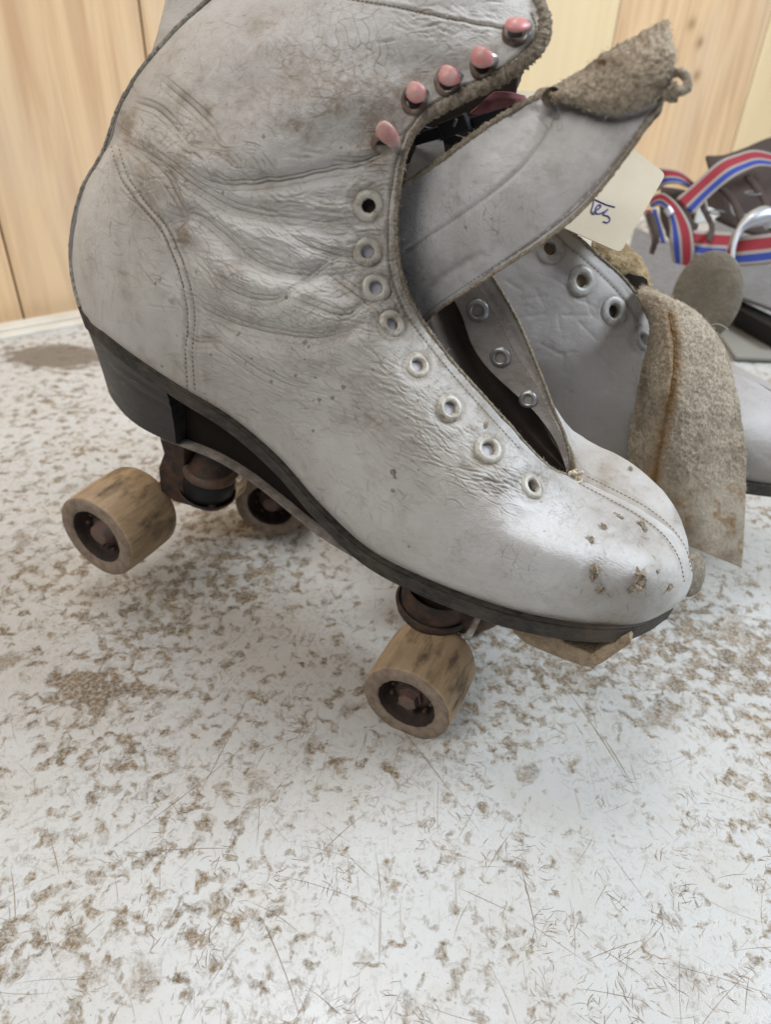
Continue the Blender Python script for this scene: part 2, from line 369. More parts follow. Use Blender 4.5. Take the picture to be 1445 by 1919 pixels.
for off, w, z in ((0.0, .012, .004), (.0125, .016, .006)):
    a = bl + en * off; b = br + en * off
    quadbox('edge_lip', [(a[0], a[1]), (b[0], b[1]), (b[0] + en[0] * w, b[1] + en[1] * w), (a[0] + en[0] * w, a[1] + en[1] * w)], -.025, z, M_rim, table, .002)
# individual scratches as hairline slivers pressed on the laminate
V, F = [], []
def sliver(x, y, a, L, w, bend=0.0):
    n = 5; k = len(V); d = np.array([math.cos(a), math.sin(a)]); q = np.array([-d[1], d[0]])
    for i in range(n + 1):
        t = i / n; c = np.array([x, y]) + d * L * (t - .5) + q * bend * L * (t * (1 - t)) * 4
        ww = w * math.sin(math.pi * (.08 + .84 * t)) * random.uniform(.6, 1.2)
        V.append((*(c - q * ww / 2), .00016)); V.append((*(c + q * ww / 2), .00016))
    for i in range(n): a0 = k + 2 * i; F.append([a0, a0 + 2, a0 + 3, a0 + 1])
for i in range(240):       # long fine scratches
    p = ground(random.uniform(-40, 1480), random.uniform(760, 1960))
    sliver(p[0], p[1], random.choice([random.gauss(.55, .35), random.gauss(1.2, .3), random.gauss(2.4, .5), random.uniform(0, 3.1)]), random.expovariate(1 / .014) + .006, random.uniform(.00008, .00019), random.uniform(-.06, .06))
for i in range(260):       # clusters of short nicks
    p = ground(random.uniform(-40, 1480), random.uniform(900, 1960)); a0 = random.uniform(0, 3.14)
    for j in range(random.randint(4, 16)):
        sliver(p[0] + random.gauss(0, .0030), p[1] + random.gauss(0, .0030), a0 + random.gauss(0, .55), random.uniform(.001, .006), random.uniform(.00009, .00024), random.uniform(-.15, .15))
for q in (((470, 1290), (330, 1560)), ((500, 1360), (210, 1590)), ((1050, 1275), (1180, 1470)), ((1130, 1380), (1190, 1480)), ((20, 1630), (28, 1730)), ((485, 1490), (480, 1590)), ((95, 1580), (110, 1640)), ((240, 1600), (430, 1590)), ((490, 1720), (560, 1900)), ((600, 1600), (690, 1520)), ((975, 1620), (1010, 1780)), ((1100, 1800), (1210, 1760)), ((1180, 1250), (1440, 1300)), ((0, 1360), (240, 1270)), ((640, 1240), (900, 1560))):
    a, b = ground(*q[0]), ground(*q[1]); dd = b - a
    sliver(*((a + b) / 2)[:2], math.atan2(dd[1], dd[0]), np.linalg.norm(dd), .0003, .02)
sc = mesh_np('scratch_marks', V, np.array(F), M_scratch, table, smooth=False)
sc['kind'] = 'stuff'

# ------------------------------------------------------------------ plank wall
def wallmat():
    m = mat('knotty_pine_boards', (.6, .42, .24), .55); t = NT(m)
    g = t.n('ShaderNodeNewGeometry'); ri = g.outputs['Random Per Island']
    cc = t.coord(scale=(1, 1, .07)); gr = t.noise(46, 5, .6, cc, 1.2); fine = t.noise(300, 3, .6, t.coord(scale=(1, 1, .02)))
    base = t.ramp(ri, [(0.0, (.82, .52, .29)), (.45, (.84, .57, .32)), (1.0, (.86, .62, .36))])
    c = t.mix(t.ramp(gr, [(.42, 0.0), (.66, .8)]), base, (.58, .34, .18)); c = t.mix(t.math('MULTIPLY', fine, .25), c, (.75, .62, .42))
    c = t.mix(t.ramp(t.noise(9, 3, .5, t.coord(scale=(1, 1, .4))), [(.45, 0.0), (.75, .5)]), c, (.70, .58, .44))
    c = t.mix(t.math('MULTIPLY', t.attr('knot'), .85), c, (.22, .095, .03)); c = t.mix(t.attr('pale'), c, (.86, .70, .42)); t.col(c)
    t.bump(gr, .1, .001); return m
M_wall = wallmat()
wp0 = ep + en * .045                                                # wall stands just behind the table's lip
def onwall(px, py): r = ray((px, py)); t = en.dot(wp0 - O) / en.dot(r); return O + r * t
seams = [-.40] + [float((onwall(px, py) - wp0).dot(ed)) for px, py in ((30, 540), (268, 60), (560, 60), (850, 60), (1155, 60), (1412, 150))]
seams += [seams[-1] + .16, seams[-1] + .34, seams[-1] + .5]
knots = [onwall(x, y) for x, y in ((1297, 45), (1312, 80), (1307, 142), (690, -60))]
V, F, K, PL = [], [], [], []
for a, b in zip(seams[:-1], seams[1:]):
    nz, nx = 180, 40; k = len(V); zz = np.concatenate([np.linspace(-.3, -.01, 10), np.linspace(0, .42, 158), np.linspace(.43, 1.0, 12)]); xs = np.linspace(a + .0010, b - .0010, nx)
    for z in zz:
        for j, x in enumerate(xs):
            e = min(x - a, b - x); back = max(0, .003 - e) * .7
            P = wp0 + ed * x + en * back; P = np.array([P[0], P[1], z]); V.append(P)
            K.append(min(1, sum(math.exp(-((np.dot(P - q, ed) / .0062) ** 2 + ((z - q[2]) / .0075) ** 2)) for q in knots)))
            PL.append(.75 if abs((a + b) / 2 - (seams[4] + seams[5]) / 2) < .02 or a >= seams[6] - 1e-6 else 0.0)
    for i in range(nz - 1):
        for j in range(nx - 1): q = k + i * nx + j; F.append([q, q + 1, q + nx + 1, q + nx])
wall = mesh_np('plank_wall', V, np.array(F), M_wall, None, attrs={'knot': K, 'pale': PL})
wall['label'] = 'wall of upright knotty pine boards behind the table'; wall['category'] = 'wall'; wall['kind'] = 'structure'
bk = wp0 + en * .012
V = [(*(bk + ed * a)[:2], z) for a, z in ((-.5, -.3), (2.4, -.3), (2.4, 1.05), (-.5, 1.05))]
o = mesh_np('wall_backing', V, [[0, 1, 2, 3]], mat('groove_wood', (.30, .16, .07), .8), wall); solid(o, .01, offset=1)

# ------------------------------------------------------------------ front skate
F1 = Frame(dep(760, 1322, .326), 114, 8, .047)
base1 = F1.at(-.08, 0, 0); base1[2] = 0
skate = thing('roller_skate', 'scuffed white leather roller skate in front with pink lace hooks, tipped forward onto its toe', 'roller skate', tuple(base1), 'pair of old white roller skates')
NEAR = [  # columns from the toe tip round to the top of the shaft; rows from sole or back seam to the lacing edge
 [(1262,1140,0),(1282,1122,0),(1292,1105,0),(1298,1085,0),(1298,1066,0),(1293,1045,0)],
 [(1225,1160,-.020),(1247,1135,-.024),(1264,1110,-.024),(1274,1080,-.020),(1280,1048,-.010),(1280,1020,0)],
 [(1170,1173,-.034),(1190,1130,-.039),(1210,1085,-.038),(1227,1045,-.029),(1240,1015,-.014),(1254,990,0)],
 [(1060,1164,-.043),(1080,1110,-.048),(1105,1050,-.047),(1137,1002,-.034),(1166,967,-.017),(1193,950,0)],
 [(940,1137,-.046),(965,1085,-.051),(998,1020,-.050),(1033,968,-.037),(1067,925,-.018),(1090,900,-.001)],
 [(800,1085,-.046),(825,1030,-.052),(865,960,-.051),(920,895,-.042),(975,852,-.027),(1030,877,-.008)],
 [(690,1028,-.041),(725,965,-.049),(775,890,-.050),(835,830,-.043),(900,788,-.030),(962,805,-.014)],
 [(600,945,-.037),(645,880,-.045),(700,805,-.047),(760,740,-.043),(820,705,-.032),(890,725,-.018)],
 [(520,855,-.034),(565,790,-.042),(620,715,-.045),(685,655,-.043),(745,630,-.034),(824,648,-.020)],
 [(430,780,-.033),(470,710,-.042),(520,640,-.044),(590,580,-.043),(670,560,-.036),(776,575,-.022)],
 [(330,720,-.032),(365,640,-.040),(410,565,-.042),(480,510,-.042),(590,490,-.037),(751,510,-.024)],
 [(230,652,-.025),(265,570,-.034),(310,500,-.037),(390,440,-.039),(520,420,-.037),(743,430,-.025)],
 [(158,590,-.010),(185,500,-.023),(235,420,-.030),(330,370,-.035),(490,350,-.035),(748,350,-.023)],
 [(133,480,.000),(163,405,-.015),(230,350,-.026),(340,310,-.033),(500,290,-.035),(760,285,-.022)],
 [(152,365,.002),(195,315,-.013),(275,275,-.023),(385,250,-.030),(545,235,-.032),(790,230,-.020)],
 [(195,285,.004),(248,240,-.010),(335,210,-.020),(450,190,-.026),(610,180,-.028),(850,190,-.016)],
 [(225,200,.007),(285,165,-.006),(378,140,-.016),(500,125,-.021),(670,118,-.022),(938,146,-.010)],
 [(275,120,.010),(340,95,-.003),(440,78,-.012),(560,68,-.017),(728,68,-.018),(1001,100,-.006)],
 [(338,50,.014),(405,30,.001),(505,15,-.007),(625,8,-.012),(795,10,-.012),(1021,55,-.001)],
 [(392,0,.018),(462,-22,.006),(565,-35,-.003),(690,-43,-.007),(855,-40,-.007),(1013,12,.004)],
 [(440,-60,.022),(510,-80,.010),(615,-92,.002),(740,-98,-.002),(890,-88,-.002),(985,-25,.008)],
 [(480,-115,.026),(548,-132,.014),(650,-142,.006),(770,-145,.003),(905,-135,.003),(955,-75,.012)]]
C1 = ctrl(NEAR, F1)
NU, NV = 1000, 540
P = cr(cr(C1, NU, 0), NV, 1); px, py = proj(P); N = vnorm(P); N = face_cam(P, N)
# silhouette side must point outward too: orient against the centre of the boot
H = np.zeros(px.shape); D = np.zeros(px.shape)
def crease(pts, depth, width, dirt_shade=.35, ridge=.5):
    pts = [(float(a), float(b)) for a, b in pts]
    if len(pts) > 2: pts = [tuple(q) for q in cr(pts, (len(pts) - 1) * 4 + 1)]
    xs = [q[0] for q in pts]; ys = [q[1] for q in pts]; R_ = width * 4
    m = (px > min(xs) - R_) & (px < max(xs) + R_) & (py > min(ys) - R_) & (py < max(ys) + R_)
    if not m.any(): return
    wob = gnoise(px[m], py[m], 22, 5) * 5
    d, t = seg_dist(px[m] + wob, py[m] + wob * .7, pts); e = np.sin(np.pi * np.clip(t * .96 + .02, 0, 1)) ** .6; e = np.where(np.abs(d) < R_, e, 0)
    g = np.exp(-(d / width) ** 2); r = np.exp(-((np.abs(d) - width * 1.9) / (width * 1.1)) ** 2)
    H[m] += e * depth * (-g + ridge * r); D[m] = np.maximum(D[m], e * g * dirt_shade)
def bulge(x, y, rx, ry, ang, h):
    h *= 1.15
    a = math.radians(ang); dx, dy = px - x, py - y; u = (dx * math.cos(a) + dy * math.sin(a)) / rx; v = (-dx * math.sin(a) + dy * math.cos(a)) / ry
    H[:] += h * np.exp(-(u * u + v * v))
mm = .001
# large ankle folds
for q in [
 ([(215,255),(300,300),(370,350),(450,395),(560,410),(690,425)], 1.9, 16, .30), ([(330,300),(420,345),(520,340),(640,318),(735,310)], 1.2, 12, .25),
 ([(300,430),(360,400),(420,440),(480,490),(560,515),(690,508)], 1.7, 13, .25), ([(370,470),(440,540),(520,560),(600,500),(660,470)], 1.0, 11, .15),
 ([(375,575),(420,600),(500,625),(600,635),(690,600)], 2.1, 15, .28), ([(385,620),(440,660),(500,700),(590,735)], 1.0, 12, .12),
 ([(600,500),(650,540),(700,575),(720,600)], 1.0, 10, .15), ([(240,270),(310,330),(345,400),(330,440)], 1.0, 9, .30),
 ([(620,300),(690,300),(760,250)], .9, 9, .25), ([(345,600),(360,640),(420,640)], .9, 9, .12),
 ([(480,380),(560,450),(640,480),(740,490)], 1.1, 10, .2), ([(560,560),(640,590),(700,560)], .9, 8, .15),
 ([(300,150),(360,200),(400,240)], .7, 10, .2), ([(250,190),(300,210),(345,260)], .7, 9, .25)]: crease(q[0], q[1] * .85 * mm, q[2] * 1.15, q[3] * .8); crease(q[0], .28 * mm, 1.8, .6); crease([(a + 7, b - 9) for a, b in q[0]], .22 * mm, 1.8, .4); crease([(a - 5, b + 11) for a, b in q[0]], .22 * mm, 1.8, .4)
bulge(430,520,70,40,30,2.6*mm); bulge(560,560,90,30,15,2.2*mm); bulge(520,690,110,45,25,1.6*mm); bulge(560,455,80,25,20,1.5*mm)
bulge(370,330,60,35,35,1.8*mm); bulge(300,560,70,60,0,.9*mm); bulge(620,395,90,22,5,1.4*mm); bulge(640,350,80,22,0,1.0*mm)
bulge(1110,1050,60,30,30,-.8*mm); bulge(1190,1120,60,30,-20,-.9*mm); bulge(980,980,50,25,30,-.7*mm); bulge(420,120,120,50,-20,1.2*mm); bulge(700,90,90,60,10,-1.0*mm)
# fans of finer wrinkles
for (x0, y0, sx, sy, ang, da, n, L, dep_, wd) in [
 (520,470,150,75,30,18,120,70,.33,4.0), (620,420,100,60,8,16,70,80,.30,3.6), (640,600,110,50,12,22,70,60,.28,3.4), (480,650,110,55,28,16,80,60,.25,3.4),
 (650,730,150,60,24,14,110,60,.22,3.0), (380,340,100,70,38,18,60,70,.30,3.8), (700,330,50,60,-5,25,40,60,.25,3.2), (800,820,110,60,28,12,60,60,.22,3.0),
 (940,900,60,30,22,12,60,70,.30,2.8), (300,260,70,60,40,25,40,50,.25,3.2), (640,940,140,60,24,35,40,30,.18,2.6), (1050,960,70,60,45,50,20,26,.14,2.2),
 (560,140,250,90,0,90,60,36,.15,3.0), (840,50,100,30,10,30,50,36,.25,3.4), (740,560,40,90,-30,30,50,34,.25,3.0), (820,700,50,70,-30,30,60,30,.22,2.8), (430,560,60,60,45,20,60,60,.25,3.2), (240,460,60,90,60,30,18,50,.12,2.6), (1150,1080,100,60,10,90,20,24,.10,2.2)]:
    for k in range(n):
        x, y = RNG.normal(x0, sx * .62), RNG.normal(y0, sy * .62); a = math.radians(RNG.normal(ang, da)); l = L * RNG.uniform(.4, 1.3)
        b = RNG.normal(0, .10) * l; dx, dy = math.cos(a) * l / 2, math.sin(a) * l / 2
        crease([(x - dx, y - dy), (x - dy / l * b, y + dx / l * b), (x + dx, y + dy)], dep_ * .50 * mm * RNG.uniform(.3, 1.3), wd * .8 * RNG.uniform(.7, 1.2), .16)
    for k in range(int(n * 1.5)):
        x, y = RNG.normal(x0, sx * .7), RNG.normal(y0, sy * .7); a = math.radians(RNG.normal(ang, da * 1.6)); l = L * RNG.uniform(.2, .8)
        b = RNG.normal(0, .18) * l; dx, dy = math.cos(a) * l / 2, math.sin(a) * l / 2
        crease([(x - dx, y - dy), (x - dy / l * b, y + dx / l * b), (x + dx, y + dy)], dep_ * mm * .40 * RNG.uniform(.4, 1.2), 1.25 * RNG.uniform(.8, 1.3), .45 * RNG.uniform(.3, 1.2), .8)
# seams pressed into the leather
SEAM_A = [(207,272),(225,330),(262,385),(300,430),(332,500),(348,560),(352,605),(347,665),(352,738)]
SEAM_B = [(x + 13, y - 3) for x, y in SEAM_A]
for s in (SEAM_A, SEAM_B): crease(s, .42 * mm, 3, .50, .5)  # groove dirt deepened to paint the shadow along the double stitch line
crease([(x + 22, y - 2) for x, y in SEAM_A], .5 * mm, 5, .15)
VS_A = [(1083,905),(1140,935),(1196,966),(1243,1002),(1272,1045),(1283,1090)]; VS_B = [(1100,893),(1155,920),(1210,950),(1255,985),(1284,1025),(1297,1070)]
crease(VS_A, .35 * mm, 3.2, .35)
crease([(650,-2),(740,12),(830,32),(940,52),(990,60)], .35 * mm, 4, .35)
EDGE1 = [(1083,903),(1035,882),(985,832),(930,772),(868,702),(812,634),(770,572),(746,505),(742,425),(749,348),(765,275),(800,220),(860,184),(940,143),(1000,98),(1020,58),(1010,20)]
ins = []
for k in range(len(EDGE1)):
    a, b = EDGE1[max(k - 1, 0)], EDGE1[min(k + 1, len(EDGE1) - 1)]; t = np.array([b[0] - a[0], b[1] - a[1]], float); t /= np.linalg.norm(t)
    ins.append((EDGE1[k][0] + t[1] * 15, EDGE1[k][1] - t[0] * 15))
crease(ins[1:], .3 * mm, 3, .35)
EYES = [(691,386,29),(689,472,27),(704,540,28),(735,608,27),(782,685,26),(843,765,28),(915,842,29),(997,912,27)]
for x, y, r in EYES:
    d = np.hypot(px - x, py - y); H -= .9 * mm * np.exp(-(d / (r * 1.1)) ** 2); H += .35 * mm * np.exp(-((d - r * 1.6) / 8) ** 2)
    D = np.maximum(D, .45 * np.exp(-((d - r * 1.03) / 4.5) ** 2)); 
    D = np.maximum(D, .25 * np.exp(-(d / (r * 1.9)) ** 2) * (gnoise(px, py, 9, 41) + .6))
H += .5 * mm * gnoise(px, py, 60, 1) + .30 * mm * gnoise(px, py, 24, 2) + .12 * mm * gnoise(px, py, 9, 3)
# dirt: stains with their own shapes
for x, y, rx, ry, a, s in [(345,445,26,16,50,.8),(390,205,7,10,0,.9),(362,268,9,3,0,.95),(555,235,26,14,0,.45),(640,150,120,60,0,.25),(320,560,26,12,40,.45),(640,640,70,20,20,.15),(700,790,50,25,20,.3),
  (885,800,12,8,0,.6),(240,240,20,60,-20,.4),(720,240,60,40,0,.3),(760,170,60,30,-20,.35),(850,130,60,20,-20,.3),(690,350,60,120,0,.28),(740,500,22,90,-10,.35),(800,640,20,80,-35,.35),(900,760,20,90,-40,.3),(1010,880,60,14,40,.3),
  (620,690,90,22,22,.18),(600,190,220,80,-5,.22),(320,140,60,60,0,.15),(470,330,160,40,20,.15),(330,360,90,40,40,.14),(980,60,30,60,20,.3),(420,890,60,20,30,0),(1180,990,80,25,25,.2),(1140,1010,60,20,0,.2),(300,480,60,20,60,.15),(440,300,60,20,20,.15),(560,380,80,18,0,.25)]:
    a = math.radians(a); u = ((px - x) * math.cos(a) + (py - y) * math.sin(a)) / rx; v = (-(px - x) * math.sin(a) + (py - y) * math.cos(a)) / ry
    D += s * np.exp(-(u * u + v * v)) * np.clip(.9 + 1.6 * gnoise(px, py, 11, int(x)) + 1.0 * gnoise(px, py, 4, int(y)), 0, 1.6)
for k in range(90):
    x, y = RNG.uniform(250, 1150), RNG.uniform(60, 1100); r = RNG.uniform(1.2, 3.2); D = np.maximum(D, (np.hypot(px - x, (py - y) * RNG.uniform(.7, 1.6)) < r) * .95)
for x, y, r in [(448,625,3.5),(568,643,4.5),(478,668,3),(510,713,3),(520,690,2),(645,725,4),(600,748,4),(625,745,4),(587,807,3),(542,556,4),(737,885,6),(736,920,4),(560,700,3),(350,340,3)]:
    D = np.maximum(D, (np.hypot(px - x, py - y) < r) * 1.0)
dsole, _ = seg_dist(px, py, [(x[0][0], x[0][1]) for x in NEAR[:13]]); D += .30 * np.exp(-(dsole / 9.0) ** 2)
uu = np.linspace(0, 21, NU)[:, None]; vv = np.linspace(0, 1, NV)[None]
fade = np.where(uu < 4.2, np.clip((1 - vv) / .03, 0, 1), 1.0) * np.clip(uu / .3, 0, 1) * np.clip(vv / .01, 0, 1)
P = P + N * (H * fade)[..., None]
upper = mesh_np('leather_side', P, holed(grid_faces(NU, NV), px, py, EYES), [M_leather, M_linwhite, M_edge], skate, attrs={'dirt_shade': np.clip(D, 0, 1)}, label='worn near side of the boot with creased ankle and eyelets')
def outward(o, cen):
    m = o.data; n = len(m.polygons); a = np.zeros(n * 3); m.polygons.foreach_get('normal', a); c = np.zeros(n * 3); m.polygons.foreach_get('center', c)
    a = a.reshape(-1, 3); c = c.reshape(-1, 3) + np.array(o['wloc']); v = c - cen
    if np.mean(np.sign(np.sum(a * v, 1))) < 0: m.flip_normals()
outward(upper, F1.at(-.1, .03, .12)); solid(upper, .0018, 1, 2)
# far side: mirrored through the boot's middle, with its own lacing edge
L = F1.loc(C1); yc = np.array([0]*13 + [.0,.002,.004,.007,.010,.014,.018,.022,.026]); yc = L[:, 0, 1] * 0 + yc[:22]
Lf = L.copy(); Lf[..., 1] = 2 * yc[:, None] - L[..., 1]
for k in range(7): Lf[k, 1:5, 1] *= (.66, .52, .50, .53, .60, .75, .9)[k]; Lf[k, 1:5, 2] -= np.array([0, .002, .005, .0045]) * (.3, .8, 1, 1, 1, .6, .2)[k]
for k, e in ((15, .002), (16, .010), (17, .026), (18, .040), (19, .047), (20, .050), (21, .052)): Lf[k, 1, 0] -= e; Lf[k, 2, 0] -= e * .8; Lf[k, 3, 0] -= e * .4
Cf = F1.world(Lf)
FE = {4:(1092,899,.001),5:(1072,850,.006),6:(1046,795,.012),7:(1020,735,.015),8:(1000,680,.017),9:(975,620,.018),10:(940,560,.019),11:(915,500,.02),12:(890,420,.022),13:(880,340,.024),14:(890,275,.024),15:(925,225,.026),16:(960,180,.028),17:(985,100,.03),18:(970,50,.032),19:(950,0,.036),20:(930,-40,.04),21:(900,-80,.044)}
for k, p in FE.items():
    Cf[k, 5] = F1.hit(*p); Cf[k, 4] = Cf[k, 4] * .55 + (Cf[k, 5] + Cf[k, 3]) * .225
Pf = cr(cr(Cf, 420, 0), 140, 1); qx, qy = proj(Pf)
Nf = vnorm(Pf); hf = .5 * mm * gnoise(qx, qy, 40, 9) + .3 * mm * gnoise(qx, qy, 15, 10); hf = hf * np.clip((1 - np.linspace(0, 1, 140)[None]) / .05, 0, 1) * np.clip(np.linspace(0, 21, 420)[:, None] / .4, 0, 1); Pf = Pf + Nf * hf[..., None]
Df = .2 + .5 * np.clip(gnoise(qx, qy, 30, 12), 0, 1); Df[:, -22:] += .15
farside = mesh_np('leather_side', Pf, grid_faces(420, 140), [M_leather, M_linwhite, M_edge], skate, attrs={'dirt_shade': np.clip(Df, 0, 1)})
outward(farside, F1.at(-.1, -.01, .12)); solid(farside, .0018, 1, 2)
bvh1 = BVHTree.FromPolygons([Vector(v) for v in P[::2, ::2].reshape(-1, 3)], grid_faces(P[::2, ::2].shape[0], P[::2, ::2].shape[1]).tolist())
bvhf = BVHTree.FromPolygons([Vector(v) for v in Pf.reshape(-1, 3)], grid_faces(420, 140).tolist())
def pick(x, y, bv):
    r = ray((x, y)); best = None
    for b in (bv if isinstance(bv, (list, tuple)) else [bv]):
        h = b.ray_cast(Vector(O), Vector(r).normalized())
        if h[0] is not None and (best is None or h[3] < best[3]): best = h
    if best is None: return None, None
    n = np.array(best[1]); 
    if n.dot(-r) < 0: n = -n
    return np.array(best[0]), n
def stitch_path(pts, step, bv):
    q = cr(np.array(pts, float), max(8, len(pts) * 30)); s = np.concatenate([[0], np.cumsum(np.hypot(*np.diff(q, axis=0).T))]); out = []
    prev = None
    for v in np.arange(step / 2, s[-1], step):
        x, y = np.interp(v, s, q[:, 0]), np.interp(v, s, q[:, 1]); x2, y2 = np.interp(v + 2, s, q[:, 0]), np.interp(v + 2, s, q[:, 1])
        a, n = pick(x, y, bv); b, _ = pick(x2, y2, bv)
        if a is None or b is None: continue
        d = b - a
        if np.linalg.norm(d) < 1e-7 or np.linalg.norm(d) > .004: continue
        out.append((a + n * .00005, d, n))
    return out
for pth in (SEAM_A, SEAM_B, VS_A, ins[2:], [(650,-2),(740,12),(830,32),(940,52)], VS_B):
    q = stitch_path(pth, 8.5, [bvhf, bvh1] if pth is VS_B else bvh1)
    if q: dashes('stitching', q, .00130, .00028, .00034, M_thread, skate)
# cord down the back seam, raw lacing edges
bs = [P[int(i), 0] for i in np.linspace(NU * 12.15 / 21, NU - 1, 28)]
tube('back_seam_cord', [b - F1.d * .0002 for b in bs], .0012, suede('grimy_cord', (.50, .49, .44), (.19, .165, .13), 500, 0), skate, 10, 130, .25, 3)
e_ = [P[int(i), -1] for i in np.linspace(NU * 4.1 / 21, NU - 1, 60)]
tube('raw_edge', e_, [.0006, .0007, .0007, .0008, .0008, .0010, .0019, .0020, .0017, .0015], M_edge, skate, 12, 420, .55, 4)
e_ = [Pf[int(i), -1] for i in np.linspace(420 * 4.1 / 21, 419, 60)]
tube('raw_edge', e_, .0007, M_edge, skate, 10, 300, .5, 6)
def fibres(name, base_pts, n, L, m_, parent, spread=.001, seed=1, dirv=None):
    rg = np.random.default_rng(seed); V, F = [], []; B = np.asarray(base_pts)
    for i in range(n):
        p = B[rg.integers(len(B))] + rg.normal(0, spread * .4, 3); d = rg.normal(0, 1, 3)
        if dirv is not None: d = d * .7 + np.asarray(dirv)
        d /= np.linalg.norm(d); l = L * rg.uniform(.3, 1.2); s = np.cross(d, rg.normal(0, 1, 3)); s /= np.linalg.norm(s); w = .00007
        k = len(V); mid = p + d * l * .55 + rg.normal(0, l * .15, 3)
        V += [p - s * w, p + s * w, mid + s * w * .7, mid - s * w * .7, p + d * l + rg.normal(0, l * .25, 3)]; F += [[k, k + 1, k + 2, k + 3], [k + 3, k + 2, k + 4, k + 4]]
    V = np.array(V); F2 = [f if f[2] != f[3] else f[:3] for f in F]
    if len(V) >= 5000:
        T = []
        for f in F2: T += [[f[0], f[1], f[2]]] + ([[f[0], f[2], f[3]]] if len(f) == 4 else [])
        F2 = np.array(T)
    o = mesh_np(name, V, F2, m_, parent, smooth=False); return o
M_fib = mat('loose_fibre', (.60, .53, .42), .95)
f = fibres('frayed_fibres', P[int(NU*4.2/21):, -1][::2], 900, .0016, M_fib, skate, .0014, 3); f['kind'] = 'stuff'

def eyelet(px_, py_, rpx, bv, parent, m_ring=M_eye, m_in=M_eye_in, name='eyelet', sink=.0):
    Pp, n = pick(px_, py_, bv)
    if Pp is None: return
    r = rpx * np.dot(Pp - O, Fw) / FPX; q = []
    for dx, dy in ((14, 0), (-14, 0), (0, 14), (0, -14)):
        a, nn = pick(px_ + dx, py_ + dy, bv)
        if nn is not None: q.append(nn)
    n = np.mean(q + [n], axis=0); n /= np.linalg.norm(n); C = Pp + n * .0003
    prof = [(-.0026, r * .45), (.0002, r * .455), (.0005, r * .48), (.0008, r * .55), (.0009, r * .68), (.0007, r * .86), (.0002, r * 1.0), (-.0007, r * 1.03)]
    o = lathe(name, prof, C, n, m_ring, parent, 40, wob=.02)
    ax = Vector(n); a = ax.orthogonal().normalized(); b = ax.cross(a); th = np.linspace(0, 2 * np.pi, 24, endpoint=False)
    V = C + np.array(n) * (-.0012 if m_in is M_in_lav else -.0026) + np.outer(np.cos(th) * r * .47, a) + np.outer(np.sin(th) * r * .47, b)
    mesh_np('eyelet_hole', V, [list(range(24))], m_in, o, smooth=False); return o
M_in_dark = mat('eyelet_hole_shade', (.035, .025, .022), .8); M_in_lav = leather('tongue_behind_eyelet', (.52, .52, .58), (.2, .17, .15), .6, 14)  # dark disc colour paints the shade inside some eyelet holes
for i, (x, y, r) in enumerate(EYES): eyelet(x, y, r, bvh1, skate, M_eye, [M_in_dark, M_in_lav, M_in_lav, M_in_lav, M_in_lav, M_in_lav, M_in_lav, M_in_dark][i])
# bare metal washers showing on the inner face of the far lacing strip
# pink painted lace hooks
HOOKS = [(720,270,(724,243),-8),(776,188,(781,169),-6),(838,153,(842,138),20),(905,122,(903,103),-4),(966,62,(967,43),-14)]
for hx, hy, (cx, cy), rot in HOOKS:
    cy += 5
    Pp, n = pick(hx, hy, bvh1); s = np.dot(Pp - O, Fw) / FPX; r = 23 * s
    rg = lathe('hook_base', [(-.0008, r * 1.12), (.0004, r * 1.08), (.0009, r * .95), (.0009, r * .78), (.0001, r * .62), (-.0006, r * .5)], Pp, n, M_browning, skate, 32, wob=.05)
    ax_ = Vector(n); a_ = np.array(ax_.orthogonal().normalized()); b_ = np.cross(n, a_); t_ = np.linspace(0, 2 * np.pi, 20, endpoint=False)
    mesh_np('hook_hole_shade', Pp + n * .0001 + np.outer(np.cos(t_) * r * .64, a_) + np.outer(np.sin(t_) * r * .64, b_), [list(range(20))], M_black, rg, smooth=False)  # flat black disc paints the dark inside of the hook's hole
    rr_ = ray((cx, cy)); tt_ = (n.dot(Pp - O) + .0042) / n.dot(rr_); dv = O + rr_ * tt_ - Pp - n * .0042
    V = []; mi = []; nu, nv = 14, 20
    # hook: bare metal stem rises from the base on the lower right and curls into a painted dome
    ua = U - n * U.dot(n); ua /= np.linalg.norm(ua); rb = np.cross(ua, n)
    if rb.dot(R) < 0: rb = -rb
    path = [Pp + (rb * .80 - ua * .25) * r + n * .0002, Pp + (rb * 1.02 + ua * .20) * r + n * .0024, Pp + dv * .6 + (rb * .62 + ua * .05) * r + n * .0040, Pp + dv + n * .0046, Pp + dv + (-rb * .48 + ua * .28) * r + n * .0038, Pp + dv + (-rb * .70 + ua * .38) * r + n * .0028]
    wid = [.20, .32, .56, .74, .64, .36]
    Q = cr(path, 26); Wd = cr(np.array(wid).reshape(-1, 1), 26)[:, 0] * r; Tt = np.gradient(Q, axis=0)
    for i in range(26):
        t = Tt[i] / np.linalg.norm(Tt[i]); b = np.cross(n, t); b /= np.linalg.norm(b) + 1e-9; c = np.cross(t, b)
        th = np.linspace(0, 2 * np.pi, nv, endpoint=False); k = min(1.0, (i + .4) / 2.5, (25.4 - i) / 3.0) ** .5
        V.append(Q[i] + np.outer(np.cos(th) * Wd[i] * k, b) + np.outer(np.sin(th) * (.35 * Wd[i] + .0003) * k, c))
    F = grid_faces(26, nv, closed_v=True).tolist(); nf = len(F); F += [list(range(nv))[::-1], [25 * nv + j for j in range(nv)]]
    mi = [1 if i // nv < 9 else 0 for i in range(nf)] + [1, 0]
    mesh_np('lace_hook', np.concatenate(V), F, [M_pink, M_pinkmetal], skate, mi=mi)
